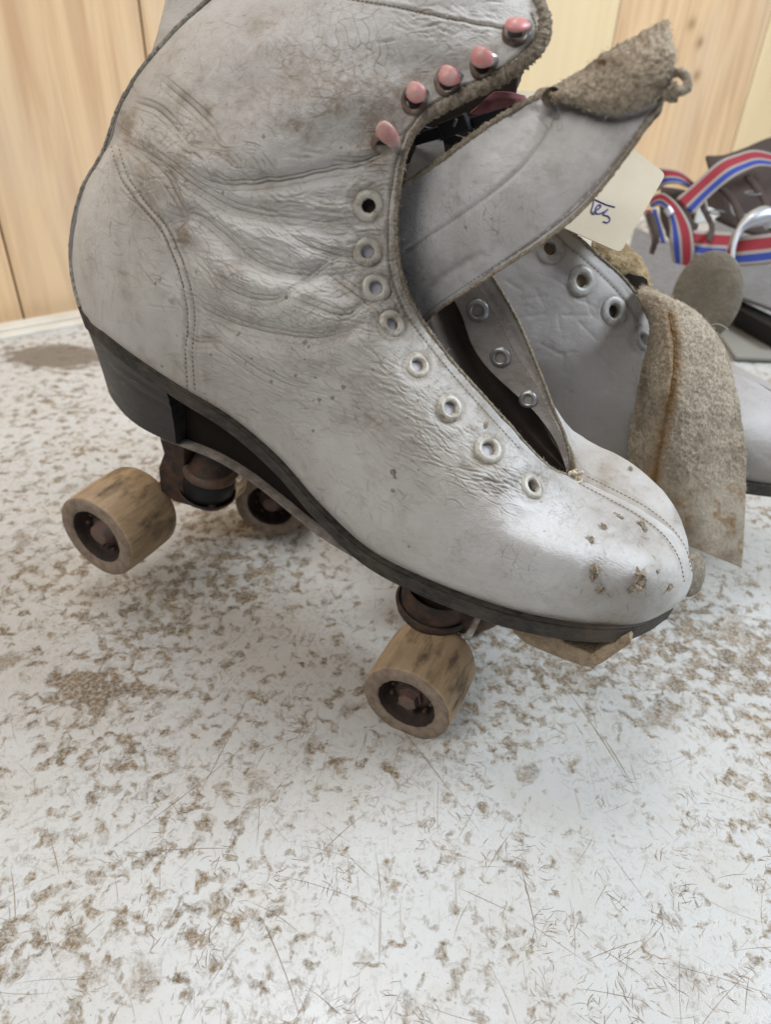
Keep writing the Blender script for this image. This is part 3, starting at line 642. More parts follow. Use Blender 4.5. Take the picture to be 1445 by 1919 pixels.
# torn flakes of leather on the toe
M_flake = suede('torn_leather', (.66, .58, .47), (.36, .29, .21), 800, 0)
for x, y, sz in ((1112,1072,19),(1127,1102,13),(1196,1076,25),(1183,1104,13),(1255,1100,11),(1131,990,11),(1202,986,12),(1160,968,7),(1106,1011,9),(737,884,6),(1233,1070,6),(1183,880,7),(911,801,8)):
    Pp, n = pick(x, y, [bvh1, bvhf])
    if Pp is None: continue
    sz *= 1.0; s = sz * np.dot(Pp - O, Fw) / FPX; V, F = [], []; a = np.array(Vector(n).orthogonal().normalized()); b = np.cross(n, a)
    rg = np.random.default_rng(int(x)); a, b = U - n * U.dot(n), R - n * R.dot(n); a /= np.linalg.norm(a); b /= np.linalg.norm(b)
    k0 = 0
    for l in range(5):
        c = Pp + (a * rg.normal(0, .45) + b * rg.normal(0, .25)) * s; th = np.linspace(0, 2 * np.pi, 9, endpoint=False) + rg.uniform(0, 6)
        k = len(V); V.append(c + n * s * rg.uniform(.4, .9))
        for j, t in enumerate(th):
            rr = s * rg.uniform(.25, .85); V.append(c + a * math.cos(t) * rr * .9 + b * math.sin(t) * rr * .55 + n * s * rg.uniform(-.10, .60))
        F += [[k, k + 1 + j, k + 1 + (j + 1) % 9] for j in range(9)]
    mesh_np('torn_flake', V, F, M_flake, skate, smooth=False)
kb, kn = pick(1076, 896, [bvh1, bvhf])
f = fibres('frayed_fibres', [kb + RNG.normal(0, .0012, 3) for _ in range(30)], 160, .0034, M_fib, skate, .001, 8, kn); f['kind'] = 'stuff'
kn_ = [kb + kn * .001 + RNG.normal(0, .0014, 3) for _ in range(16)]; tube('loose_thread_knot', kn_, .0006, M_fib, skate, 6, 90, .4, 5)

# ---- sole, heel, plate
def outline(cols, fr, C, n, y_scale=1.0, out=.0018):
    Pn = cr(C[cols[0]:cols[1] + 1, 0], n); Ln = fr.loc(Pn); return Ln
Ln = F1.loc(cr(C1[:13, 0], 90)); Ln[0, 1] = 0
bk_ = F1.loc(np.array([F1.hit(141, 545, 0.0)]))[0]
Ln = np.concatenate([Ln, [bk_ * [1, 0, 1]]]); Ln[:, 1] = np.minimum(Ln[:, 1], 0)
def slab(name, Ln, z0, z1, out, mats, parent, fr, rows=14):
    """closed slab that follows a shoe outline; z0 top, z1 bottom offsets (scalars or arrays)"""
    n = len(Ln); z0 = np.broadcast_to(z0, n); z1 = np.broadcast_to(z1, n); G = []
    sgrid = np.linspace(-1, 1, rows)
    def ring(z, o):
        o = np.broadcast_to(o, n); A = []
        for s in sgrid:
            q = Ln.copy(); q[:, 1] = (Ln[:, 1] - o * np.clip(-Ln[:, 1] / .012, 0, 1)) * -s * (np.interp(np.arange(n), [0, 8, 20, 45], [.55, .60, .72, 1.0]) if s > 0 else 1.0); q[:, 2] += z
            q[0, 0] += o[0]; q[-1, 0] -= o[-1]; A.append(fr.world(q))
        return np.array(A)            # rows x n
    T, B = ring(z0, out), ring(z1, out); V = np.concatenate([T.reshape(-1, 3), B.reshape(-1, 3)]); F = []
    f = grid_faces(rows, n); F += f.tolist() + (f[:, ::-1] + rows * n).tolist()
    for i in range(n - 1):
        for r in (0, rows - 1):
            a = r * n + i; b = a + 1; F.append([a, b, b + rows * n, a + rows * n] if r == 0 else [b, a, a + rows * n, b + rows * n])
    o = mesh_np(name, V, F if len(V) < 5000 else np.array(F), mats, parent, smooth=False)
    bm = bmesh.new(); bm.from_mesh(o.data); bmesh.ops.remove_doubles(bm, verts=bm.verts, dist=1e-6); bmesh.ops.recalc_face_normals(bm, faces=bm.faces); bm.to_mesh(o.data); bm.free(); return o
th = np.interp(np.arange(len(Ln)), [0, 10, 30, 60, 90], [.0042, .0046, .0048, .0042, .0042])
oo = np.interp(np.arange(len(Ln)), [0, 6, 20, 60, 74, 90], [.0002, .0010, .0026, .0024, .0010, .0004])
slab('welt', Ln, .0004, -.0008, oo * .8, M_sole, skate, F1)
slab('sole', Ln, -.0008, -.0012 - th * 1.25, oo, M_sole, skate, F1)
# heel block
hs = 64
Lh = Ln[hs:]; 
top_ = Lh.copy(); top_[:, 2] += -.0061
bot_px = [(329,832,-.028),(300,820,-.027),(262,800,-.024),(232,776,-.018),(210,748,-.009),(203,735,0)]
Lb = F1.loc(cr(np.array([F1.hit(*p) for p in bot_px]), len(Lh)))
fx = F1.loc(F1.hit(312, 742, -.030)); top_[0, 0] = max(top_[0, 0], fx[0])
# resample top between the front face and the back
i0 = int(np.argmin(np.abs(Ln[:, 0] - fx[0]))); tt = cr(Ln[i0:], len(Lh)); tt[:, 2] += -.0060; tt[:, 1] *= .97; tt[-1, 1] = 0
rows = 12; V = []; F = []
lay = 12
for k in range(lay):
    a = k / (lay - 1); q = tt * (1 - a) + Lb * a; q = q.copy(); q[:, 0] += .0012 * math.sin(math.pi * a); q[:, 1] *= 1 - (.012 if k in (2, 4) else 0)
    V.append(np.concatenate([F1.world(q), F1.world(q * [1, -1, 1])[::-1][1:]]))
m_ = V[0].shape[0]; V = np.array(V)
F = grid_faces(lay, m_, closed_v=True).tolist(); F += [list(range(m_)), [(lay - 1) * m_ + j for j in range(m_)][::-1]]
hb = mesh_np('heel', V, F, M_heel, skate, smooth=False)
bm = bmesh.new(); bm.from_mesh(hb.data); bmesh.ops.recalc_face_normals(bm, faces=bm.faces); bm.to_mesh(hb.data); bm.free()
# metal plate under the arch and leather shank filling above, painted near black as the cavity's shade
pl = [(300,822,-.026),(335,834,-.026),(400,860,-.025),(460,895,-.024),(520,941,-.024),(580,990,-.025),(640,1030,-.027),(700,1062,-.029),(770,1092,-.030),(860,1125,-.028)]
Lp = F1.loc(cr(np.array([F1.hit(*p) for p in pl]), 50)); V = []
for yy in np.linspace(-1, 1, 9): q = Lp.copy(); q[:, 1] = -Lp[:, 1] * -yy * -1; V.append(F1.world(q))
pt = mesh_np('steel_plate', np.array(V), grid_faces(9, 50).tolist(), M_plate, skate); solid(pt, .0010, offset=0)
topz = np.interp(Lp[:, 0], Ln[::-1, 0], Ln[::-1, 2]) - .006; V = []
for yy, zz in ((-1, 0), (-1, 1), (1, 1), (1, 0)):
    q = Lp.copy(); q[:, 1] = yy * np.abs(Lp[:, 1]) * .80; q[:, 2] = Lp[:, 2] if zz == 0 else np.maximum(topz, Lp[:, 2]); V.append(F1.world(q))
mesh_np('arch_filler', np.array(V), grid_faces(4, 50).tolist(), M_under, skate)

# ---- wheels and trucks
def wheel(C, axis, r, wd, parent, seed=0, worn=True):
    """C: centre of the outer face, axis points inward"""
    ax = Vector(axis).normalized(); a = ax.orthogonal().normalized(); b = ax.cross(a)
    prof = [(.0115, .001), (.0115, r * .61), (.0045, r * .635), (.0008, r * .645), (.0, r * .68), (0, r * .93), (.0006, r * .975), (.002, r * .99), (wd * .3, r * 1.005), (wd * .6, r * 1.01), (wd * .85, r), (wd - .003, r * .98), (wd - .0008, r * .93), (wd, r * .88), (wd, r * .62), (wd - .009, r * .56), (wd - .009, .001)]
    mi = [2, 2, 2, 1, 1, 1, 0, 0, 0, 0, 0, 0, 1, 1, 2, 2]
    # local mesh with Z along the axle so the grain runs along it
    n = 64; th = np.linspace(0, 2 * np.pi, n, endpoint=False); rg = np.random.default_rng(seed); ph = rg.uniform(0, 6, 6)
    V = []
    for k, (h, rr) in enumerate(prof):
        q = rr * (1 + .006 * np.sin(3 * th + ph[0]) + .005 * np.sin(8 * th + ph[1] + k * .2) + (.014 * np.sin(17 * th + ph[2]) * rg.uniform(0, 1) if k in (3, 4, 6) else 0))
        V.append(np.stack([q * np.cos(th), q * np.sin(th), np.full(n, h)], -1))
    me = bpy.data.meshes.new('wheel'); V = np.concatenate(V); me.from_pydata(V.tolist(), [], grid_faces(len(prof), n, closed_v=True)[:, ::-1].tolist())
    for x in (M_wheel, M_wheel_end, M_hollow): me.materials.append(x)
    me.polygons.foreach_set('material_index', np.repeat(mi, n).astype(np.int32)); me.polygons.foreach_set('use_smooth', [True] * len(me.polygons))
    bm = bmesh.new(); bm.from_mesh(me); bmesh.ops.recalc_face_normals(bm, faces=bm.faces); bm.to_mesh(me); bm.free(); me.update()
    o = link(bpy.data.objects.new('wheel', me)); o.parent = parent
    rot = Matrix((a, b, ax)).transposed().to_4x4(); wl = Vector(parent.location)
    o.matrix_local = Matrix.Translation(Vector(C) - wl) @ rot
    # hub pieces, in the wheel's own frame
    def sub(name, prof, m, nn=24, mod=None, off=(0, 0)):
        t = np.linspace(0, 2 * np.pi, nn, endpoint=False); V = np.concatenate([np.stack([rr * np.cos(t) + off[0], rr * np.sin(t) + off[1], np.full(nn, h)], -1) for h, rr in prof])
        me = bpy.data.meshes.new(name); F = grid_faces(len(prof), nn, closed_v=True).tolist(); F.append([j for j in range(nn)]); me.from_pydata(V.tolist(), [], F)
        me.materials.append(m); me.polygons.foreach_set('use_smooth', [nn > 8] * len(me.polygons))
        bm = bmesh.new(); bm.from_mesh(me); bmesh.ops.recalc_face_normals(bm, faces=bm.faces); bm.to_mesh(me); bm.free()
        s = link(bpy.data.objects.new(name, me)); s.parent = o; return s
    sub('bearing_cone', [(.0075, r * .33), (.0080, r * .42), (.0115, r * .50)], M_rust)
    if worn: sub('axle_nut', [(.0010, r * .15), (.0014, r * .21), (.0052, r * .22), (.0052, r * .26), (.0090, r * .27)], M_bolt, 6)
    else: sub('axle_nut', [(.0016, r * .17), (.0022, r * .23), (.0056, r * .24), (.0056, r * .27), (.0090, r * .28)], M_bolt, 20)
    for k in range(9):
        t = k * .698 + ph[3]
        sub('bearing_ball', [(.0050, .0003), (.0055, r * .045), (.0065, r * .055), (.0078, r * .045)], M_rust, 10, off=(math.cos(t) * r * .46, math.sin(t) * r * .46))
    return o
M_hollow = rusty('greasy_bearing_recess', (.035, .026, .022), (.065, .042, .03), .1, .8, .8)
RW = .0212
FWc = dep(760, 1322, .326)
wheel(FWc, F1.n, RW, .036, skate, 1)
RWc = dep(178, 1008, .368); wheel(RWc, F1.n * .98 + F1.d * .03, RW * 1.09, .036, skate, 2, False)
wheel(FWc + F1.n * .110, -F1.n, RW, .036, skate, 3)
wheel(RWc + F1.n * .100 + F1.d * .012, -F1.n, RW, .034, skate, 4, False)
tube('axle', [FWc + F1.n * .006, FWc + F1.n * .05, FWc + F1.n * .094], .0035, M_rust, skate)
tube('axle', [RWc + F1.n * .006, RWc + F1.n * .05, RWc + F1.n * .094], .0035, M_rust, skate)
M_ruststeel = rusty('rust_specked_rim', (.13, .095, .075), (.10, .05, .03), .4, .5, 1.0)  # base colour darkened to hold the shadow around the truck
def truck(fr, C, ax_c, parent, tilt, r, mcup):
    """C: centre of the rubber cushion"""
    up = fr.u * math.cos(tilt) + fr.d * math.sin(tilt)
    lathe('truck_cup', [(.020, r * .30), (.0175, r * .50), (.0150, r * .62), (.0120, r * .70), (.0095, r * .78), (.0085, r * .96)], C, up, mcup, parent, 40, wob=.02)
    lathe('cup_rim', [(.0088, r * .80), (.0094, r * .98), (.0085, r * 1.06), (.0058, r * 1.08), (.0044, r * 1.04), (.0040, r * .96)], C, up, M_ruststeel, parent, 40, wob=.015)
    lathe('rubber_cushion', [(.0050, r * .90), (.0040, r * .99), (-.001, r * 1.02), (-.0065, r * .99), (-.0085, r * .94)], C, up, M_rubber, parent, 40)
    lathe('truck_dish', [(-.0078, r * 1.06), (-.0070, r * 1.10), (-.0088, r * 1.10), (-.0105, r * .96), (-.0118, r * .6), (-.0120, .0005)], C, up, M_bracket, parent, 40, wob=.01)
    return up
Cr = F1.hit(392, 896, -.004); up = truck(F1, Cr, RWc, skate, .10, .0128, M_bracket)
def prism(name, pts2, fr, y0, y1, m_, parent, bev=.0008):
    A = [fr.loc(fr.hit(x, y, y0)) for x, y in pts2]; V = []
    for yy in (y0, y1): V += [fr.world(np.array([a[0], yy, a[2]])) for a in A]
    n = len(A); F = [list(range(n)), list(range(n, 2 * n))[::-1]] + [[i, (i + 1) % n, n + (i + 1) % n, n + i] for i in range(n)]
    o = mesh_np(name, V, F, m_, parent, smooth=False)
    bm = bmesh.new(); bm.from_mesh(o.data); bmesh.ops.recalc_face_normals(bm, faces=bm.faces); bm.to_mesh(o.data); bm.free()
    if bev: b = o.modifiers.new('b', 'BEVEL'); b.width = bev; b.segments = 2
    return o
prism('truck_bracket', [(298,822),(306,850),(296,878),(300,920),(325,940),(362,950),(400,953),(372,930),(345,900),(344,830),(350,800),(305,800)], F1, -.014, .006, M_bracket, skate)
prism('truck_bracket', [(758,1090),(770,1150),(800,1172),(850,1185),(872,1190),(889,1160),(885,1105)], F1, -.012, .012, M_bracket, skate)
fd = F1.hit(815, 1128, -.006); lathe('truck_dish', [(.0012, .0172), (.0, .0185), (-.004, .0172), (-.0065, .0135), (-.0075, .006), (-.0075, .0004)], fd, F1.u, M_bracket, skate, 40)
lathe('truck_cup', [(.0108, .0150), (.0085, .0160), (-.001, .0165), (-.002, .0160)], fd, F1.u, M_bracket, skate, 40)
tube('kingpin_strut', [F1.hit(893, 1150, -.006), F1.hit(872, 1192, -.010)], .0030, M_chrome, skate, 12, 8)
mesh_np('splinter', [F1.hit(441, 897, -.02), F1.hit(460, 884, -.02), F1.hit(447, 905, -.02), F1.hit(458, 893, -.017)], [[0, 1, 3, 2]], M_paper, skate, smooth=False)
# ---- toe guard (worn stop block) below the toe
M_padend = suede('grey_pad_end', (.40, .35, .28), (.20, .17, .13), 400, .1)
M_stop = suede('worn_toe_pad', (.46, .365, .25), (.27, .20, .135), 260, .1)
gp = [(960,1160),(961,1186),(985,1206),(1020,1222),(1060,1238),(1096,1250),(1112,1251),(1130,1243),(1160,1222),(1183,1207),(1181,1193),(1165,1195),(1130,1212),(1110,1226),(1060,1205),(1040,1190),(1000,1165)]
prism('toe_pad', gp, F1, -.036, .030, M_stop, skate, .0006)
tp = F1.hit(1112, 1251, -.036)
# rounded end of the pad beyond the toe
ec = F1.hit(1290, 1074, .030); exx = (R * .9 + F1.d * .3); lathe('toe_pad_end', [(-.004, .0002), (-.004, .0085), (-.002, .0098), (.001, .0100), (.0025, .0088), (.0030, .0002)], ec, Fw * .75 + R * -.75 + U * .1, M_padend, skate, 36, wob=.03)

# ------------------------------------------------------------------ tongue of the front skate
def sheet(name, cols, fr, nu, nv, mats, parent, thick, disp=None, dirt_shade=None, mo=0, mr=0, flipc=False, offset=-1):
    C = ctrl(cols, fr); P = cr(cr(C, nu, 0), nv, 1); sx, sy = proj(P); N = vnorm(P)
    if np.mean(np.sum(N * (O - P), -1)) < 0: N = -N; fl = True
    else: fl = False
    if disp is not None: P = P + N * disp(sx, sy)[..., None]
    D = np.zeros(sx.shape) if dirt_shade is None else np.clip(dirt_shade(sx, sy), 0, 1)
    o = mesh_np(name, P, grid_faces(nu, nv, fl) if nu * nv >= 5000 else grid_faces(nu, nv, fl).tolist(), mats, parent, attrs={'dirt_shade': D})
    n0 = o.data.polygons[len(o.data.polygons) // 2]
    if np.dot(np.array(n0.normal), O - (np.array(n0.center) + np.array(o['wloc']))) < 0: o.data.flip_normals()
    if thick: solid(o, thick, mo, mr, offset)
    return o, P
def lerpcols(bt, k=5, bow=0.006):
    out = []
    for (b, t) in bt:
        out.append([(b[0] + (t[0] - b[0]) * i / (k - 1), b[1] + (t[1] - b[1]) * i / (k - 1), b[2] + (t[2] - b[2]) * i / (k - 1) - bow * math.sin(math.pi * i / (k - 1))) for i in range(k)])
    return out
TN = lerpcols([((775,640,-.002),(700,350,-.008)),((808,592,-.004),(752,346,-.010)),((862,553,-.010),(820,303,-.012)),((940,502,-.016),(885,255,-.015)),((1015,454,-.020),(950,212,-.011)),((1087,396,-.023),(1012,179,-.008)),((1152,320,-.025),(1088,138,-.005)),((1208,238,-.026),(1160,92,-.004)),((1256,158,-.026),(1243,50,-.004))], 6, .005)
def tdisp(x, y):
    h = .5 * mm * gnoise(x, y, 55, 21) + .25 * mm * gnoise(x, y, 20, 22) + .1 * mm * gnoise(x, y, 8, 23)
    for pts, d, w in (([(760,470),(860,405),(960,330),(1010,270),(1040,215)], .5, 5), ([(960,215),(1010,205),(1040,215)], .9, 8), ([(790,560),(830,520),(900,480)], .7, 9), ([(1000,200),(1030,235)], .8, 6), ([(1040,195),(1050,240)], .6, 5), ([(900,520),(1010,445),(1090,375),(1160,295),(1225,205)], .35, 4), ([(1060,190),(1150,220),(1230,200)], .8, 10)):
        q = [tuple(v) for v in cr(pts, len(pts) * 4)] if len(pts) > 2 else pts; dd, t = seg_dist(x, y, q); h = h - d * mm * np.exp(-(dd / w) ** 2)
    return h
def tdirt_shade(x, y):
    D = .32 * np.clip(gnoise(x, y, 70, 31) + .25, 0, 1) + .35 * np.clip(gnoise(x, y, 16, 32) - .1, 0, 1)
    q = [tuple(v) for v in cr([(900,520),(1010,445),(1090,375),(1160,295),(1225,205)], 24)]; dd, t = seg_dist(x, y, q); D += .6 * np.exp(-(dd / 3) ** 2) * (gnoise(x, y, 7, 8) > -.1)
    q = [tuple(v) for v in cr([(760,470),(860,405),(960,330),(1010,270),(1040,215)], 24)]; dd, t = seg_dist(x, y, q); D += .35 * np.exp(-(dd / 2.2) ** 2)
    dd, t = seg_dist(x, y, [(862,556),(930,510)]); D += .7 * np.exp(-(dd / 7) ** 2) * (gnoise(x, y, 8, 33) > -.1)
    D += .15 * np.clip((880 - x) / 140, 0, 1) * (.6 + gnoise(x, y, 25, 3)); return D  # last term darkens the left end as the flap's painted shadow
tongue, TP = sheet('tongue', TN, F1, 300, 190, [M_tongue, M_suede, M_edge], skate, .0016, tdisp, tdirt_shade, 1, 2)
tongue['label'] = 'pale leather tongue pulled out to the side with its tip folded over'
tube('raw_edge', TP[::6, -1], .0009, M_suede, skate, 10, 200, .6, 11); tube('raw_edge', TP[::6, 0], .0006, M_suede, skate, 8, 200, .6, 12)
f = fibres('frayed_fibres', TP[:, -1], 700, .0016, M_fib, skate, .001, 13); f['kind'] = 'stuff'
st = []
for k in range(18, 300, 3): a, b = TP[k, 8], TP[min(k + 1, 299), 8]; n = O - a; n /= np.linalg.norm(n); st.append((a + n * .0001, b - a, n))
dashes('stitching', st, .0011, .00017, .0002, M_thread, skate)
FOLD = [[(1012,188,-.0130),(1012,184,-.0150),(1010,180,-.014),(1012,176,-.010)],
        [(1060,192,-.0195),(1058,176,-.021),(1060,160,-.018),(1066,146,-.009)],
        [(1120,211,-.0245),(1115,180,-.027),(1112,140,-.023),(1125,106,-.009)],
        [(1170,214,-.0270),(1168,170,-.030),(1168,118,-.026),(1185,70,-.009)],
        [(1222,192,-.0280),(1220,150,-.031),(1215,95,-.026),(1230,46,-.009)],
        [(1250,160,-.0280),(1256,130,-.030),(1252,85,-.025),(1247,42,-.009)],
        [(1258,138,-.0270),(1266,120,-.028),(1262,85,-.022),(1254,48,-.010)]]
def fdisp(x, y): return .9 * mm * gnoise(x, y, 30, 51) + .8 * mm * gnoise(x, y, 9, 52) + .45 * mm * gnoise(x, y, 5, 54)
def fdirt(x, y):
    u = ((x - 1130) / 42) ** 2 + ((y - 118) / 16) ** 2; return .75 * np.exp(-u) * np.clip(1 + gnoise(x, y, 9, 55) * 1.5, 0, 1.4) + .3 * np.clip(gnoise(x, y, 6, 53), 0, 1)
fold, FP = sheet('tongue_fold', FOLD, F1, 260, 150, [M_suede], tongue, .0022, fdisp, fdirt)
fold['label'] = 'rough tan suede underside folded over at the tongue tip'
f = fibres('frayed_fibres', np.concatenate([FP[:, 0], FP[:, -1], FP[-1]]), 600, .0013, M_fib, tongue, .0007, 14); f['kind'] = 'stuff'
f = fibres('suede_nap', FP[::3, ::3].reshape(-1, 3), 900, .0007, M_fib, tongue, .0007, 15, dirv=-F1.n); f['kind'] = 'stuff'
kc = F1.hit(1270, 152, -.028); kp = [kc + (R * math.cos(q) * .0026 + U * math.sin(q) * .0030 + Fw * .0008 * q) * (1 - q * .04) for q in np.linspace(-2.4, 5.2, 16)]
tube('frayed_knot', kp, .0011, M_suede, tongue, 8, 110, .5, 9)
FS = [[(850,560,.007),(868,548,.0075),(892,532,.008),(920,514,.010)],[(868,598,.007),(890,586,.0075),(915,572,.008),(946,556,.010)],[(884,645,.007),(910,632,.0075),(940,618,.008),(972,604,.010)],[(912,688,.007),(938,678,.0075),(964,664,.008),(996,660,.010)],[(958,732,.006),(980,725,.007),(1000,716,.0075),(1018,715,.009)],[(1005,775,.005),(1016,770,.006),(1026,765,.0065),(1036,762,.008)],[(1042,828,.004),(1047,824,.0045),(1053,818,.005),(1058,815,.006)],[(1064,885,.002),(1067,882,.0025),(1070,880,.003),(1073,878,.004)]]
def fsd(x, y):
    dd, t = seg_dist(x, y, [(905,530),(958,610),(1000,690),(1040,790)]); return .3 * np.exp(-(dd / 5) ** 2) * (gnoise(x, y, 6, 2) > -.2) + .35 * np.clip(gnoise(x, y, 22, 4) + .2, 0, 1) + .2
fac, FSP = sheet('lacing_strip', FS, F1, 150, 40, [M_linwhite, M_lining, M_edge], skate, .0012, lambda x, y: .4 * mm * gnoise(x, y, 25, 5) + .2 * mm * gnoise(x, y, 8, 6), fsd, 1, 2)
tube('raw_edge', FSP[::5, -1], .0007, M_edge, skate, 8, 160, .5, 32)
dashes('stitching', [(FSP[i, 27], FSP[i + 1, 27] - FSP[i, 27], (O - FSP[i, 27]) / np.linalg.norm(O - FSP[i, 27])) for i in range(4, 140, 3)], .0012, .0002, .0003, M_thread, skate)
bvfs = BVHTree.FromPolygons([Vector(v) for v in FSP.reshape(-1, 3)], grid_faces(150, 40).tolist())
M_washhole = mat('washer_hole', (.40, .41, .45), .4, .3)
for x, y, r in ((896,582,22),(938,669,20),(990,748,17)): eyelet(x, y, r, [bvfs], skate, M_eyemetal, M_washhole, 'inner_washer')
# inner tongue lining glimpsed in the throat
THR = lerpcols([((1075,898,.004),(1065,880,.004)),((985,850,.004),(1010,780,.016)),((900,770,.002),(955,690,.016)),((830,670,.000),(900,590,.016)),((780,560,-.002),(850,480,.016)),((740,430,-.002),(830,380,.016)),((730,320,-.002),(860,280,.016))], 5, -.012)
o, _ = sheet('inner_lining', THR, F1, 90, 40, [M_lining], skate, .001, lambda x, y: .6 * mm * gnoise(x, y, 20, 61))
# ------------------------------------------------------------------ second skate
F2 = Frame(dep(505, 950, .43), 96, 0, .043)
base2 = F2.at(.1, 0, 0); base2[2] = 0
skate2 = thing('roller_skate', 'white roller skate standing behind the other, rough suede tongue hanging over its toe', 'roller skate', tuple(base2), 'pair of old white roller skates')
N2 = [
 [(1535,905,0),(1542,880,0),(1545,855,0),(1540,830,0),(1530,805,0),(1515,780,0)],
 [(1500,912,-.022),(1512,885,-.027),(1516,850,-.027),(1510,810,-.022),(1500,780,-.012),(1485,758,0)],
 [(1430,905,-.036),(1436,875,-.041),(1440,830,-.040),(1440,785,-.030),(1436,745,-.014),(1430,722,0)],
 [(1350,893,-.042),(1355,860,-.046),(1360,810,-.045),(1365,760,-.034),(1370,718,-.016),(1375,698,0)],
 [(1260,882,-.043),(1262,840,-.047),(1268,790,-.046),(1275,730,-.036),(1285,690,-.018),(1300,665,-.001)],
 [(1160,872,-.040),(1160,820,-.045),(1165,760,-.046),(1180,700,-.038),(1205,650,-.026),(1226,610,-.010)],
 [(1060,850,-.036),(1060,790,-.042),(1065,720,-.044),(1090,640,-.038),(1140,580,-.028),(1190,545,-.014)],
 [(960,830,-.033),(955,760,-.040),(965,680,-.043),(1000,590,-.038),(1060,510,-.030),(1130,485,-.016)],
 [(860,815,-.032),(850,740,-.038),(860,650,-.042),(900,560,-.038),(980,470,-.030),(1065,430,-.018)],
 [(760,795,-.030),(750,720,-.036),(760,640,-.040),(800,550,-.038),(890,450,-.030),(1010,380,-.020)],
 [(680,780,-.020),(670,700,-.028),(680,620,-.034),(720,530,-.034),(800,430,-.030),(960,335,-.020)],
 [(640,740,0),(640,660,-.014),(660,580,-.026),(700,490,-.032),(780,400,-.030),(930,295,-.020)],
 [(650,640,.004),(660,570,-.010),(690,500,-.022),(730,430,-.028),(800,350,-.026),(910,262,-.018)],
 [(680,560,.010),(690,500,-.004),(720,440,-.014),(760,380,-.020),(820,310,-.020),(900,235,-.014)]]
C2 = ctrl(N2, F2); P2 = cr(cr(C2, 420, 0), 200, 1); sx, sy = proj(P2); Nn = face_cam(P2, vnorm(P2))
h2 = .8 * mm * gnoise(sx, sy, 70, 71) + .35 * mm * gnoise(sx, sy, 25, 72) + .12 * mm * gnoise(sx, sy, 8, 73)
d2 = .22 * np.clip(gnoise(sx, sy, 80, 74) + .3, 0, 1) + .12 * np.clip(gnoise(sx, sy, 12, 75), 0, 1)
E2 = [(1060,425),(1130,482),(1190,540),(1226,600)]; ins2 = [(1040,440),(1112,500),(1170,560),(1205,615)]
for pts, w, hh in ((ins2, 4, .5),):
    dd, t = seg_dist(sx, sy, [tuple(v) for v in cr(pts, 16)]); h2 -= hh * mm * np.exp(-(dd / w) ** 2); d2 += .4 * np.exp(-(dd / 3) ** 2)
for k in range(46):
    x, y = RNG.uniform(940, 1180), RNG.uniform(520, 840); a = math.radians(RNG.normal(30, 40)); l = RNG.uniform(15, 60)
    dd, t = seg_dist(sx, sy, [(x, y), (x + math.cos(a) * l, y + math.sin(a) * l)]); h2 -= .18 * mm * np.exp(-(dd / 3.2) ** 2)
EY2 = [(1031,466,28),(1091,526,29),(1151,583,29),(1207,636,25)]
for x, y, r in EY2: d = np.hypot(sx - x, sy - y); h2 -= .8 * mm * np.exp(-(d / (r * 1.1)) ** 2); d2 += .35 * np.exp(-((d - r) / 5) ** 2)
P2 = P2 + Nn * h2[..., None]
up2 = mesh_np('leather_side', P2, holed(grid_faces(420, 200), sx, sy, EY2), [M_leather_b, M_linwhite, M_edge], skate2, attrs={'dirt_shade': np.clip(d2, 0, 1)}); outward(up2, F2.at(.12, .02, .09)); solid(up2, .0018, 1, 2)
L2 = F2.loc(C2); L2f = L2.copy(); yc2 = np.array([0.0] * 11 + [0, .004, .010]); L2f[..., 1] = 2 * yc2[:, None] - L2[..., 1]
L2f[6:, 5, 0] -= .016; L2f[6:, 4, 0] -= .010; L2f[6:, 5, 2] -= .014; L2f[6:, 4, 2] -= .01
P2f = cr(cr(F2.world(L2f), 200, 0), 80, 1)
o = mesh_np('leather_side', P2f, grid_faces(200, 80), [M_leather_b, M_linwhite, M_edge], skate2, attrs={'dirt_shade': np.full(16000, .3)}); outward(o, F2.at(.12, -.01, .09)); solid(o, .0018, 1, 2)
bvh2 = BVHTree.FromPolygons([Vector(v) for v in P2.reshape(-1, 3)], grid_faces(420, 200).tolist())
M_in_tan = mat('eyelet_hole_tan', (.22, .16, .09), .7); M_in_bright = mat('eyelet_hole_table', (.70, .76, .80), .5)
M_eye_g = eyem('greyed_eyelet', (.36, .35, .335), (.22, .20, .17))
for i, (x, y, r) in enumerate(EY2): eyelet(x, y, r, bvh2, skate2, M_eye_g, [M_in_tan, M_in_tan, M_in_dark, M_in_bright][i])
dashes('stitching', stitch_path(ins2, 8.5, bvh2), .0012, .0002, .0002, M_thread, skate2)
tube('raw_edge', [P2[int(i), -1] for i in np.linspace(420 * 5 / 13, 400, 30)], .0008, M_edge, skate2, 10, 200, .5, 22)
Ls = F2.loc(cr(C2[:12, 0], 70)); Ls[0, 1] = 0; Ls[-1, 1] = 0; Ls[:, 1] = np.minimum(Ls[:, 1], 0)
slab('sole', Ls, -.0002, -.0068, .0020, M_sole, skate2, F2)
hq = Ls[48:]; o = slab('heel', hq * [1, .95, 1], -.0070, -.028, .0, M_heel, skate2, F2)
Wb = dep(505, 950, .43)
wheel(Wb, F2.n, RW, .034, skate2, 5, False); wheel(Wb + F2.n * .095, -F2.n, RW, .034, skate2, 6)
wheel(Wb + F2.d * .135, F2.n, RW, .034, skate2, 7); wheel(Wb + F2.d * .135 + F2.n * .095, -F2.n, RW, .034, skate2, 8)
for q in (0, .135):
    c = Wb + F2.d * q; tube('axle', [c + F2.n * .006, c + F2.n * .05, c + F2.n * .09], .0035, M_rust, skate2)
    lathe('truck_cup', [(.0, .0005), (.0, .013), (.018, .014), (.030, .010), (.034, .009)], c + F2.n * .0475 + F2.u * -.004, F2.u, M_bracket, skate2, 32)
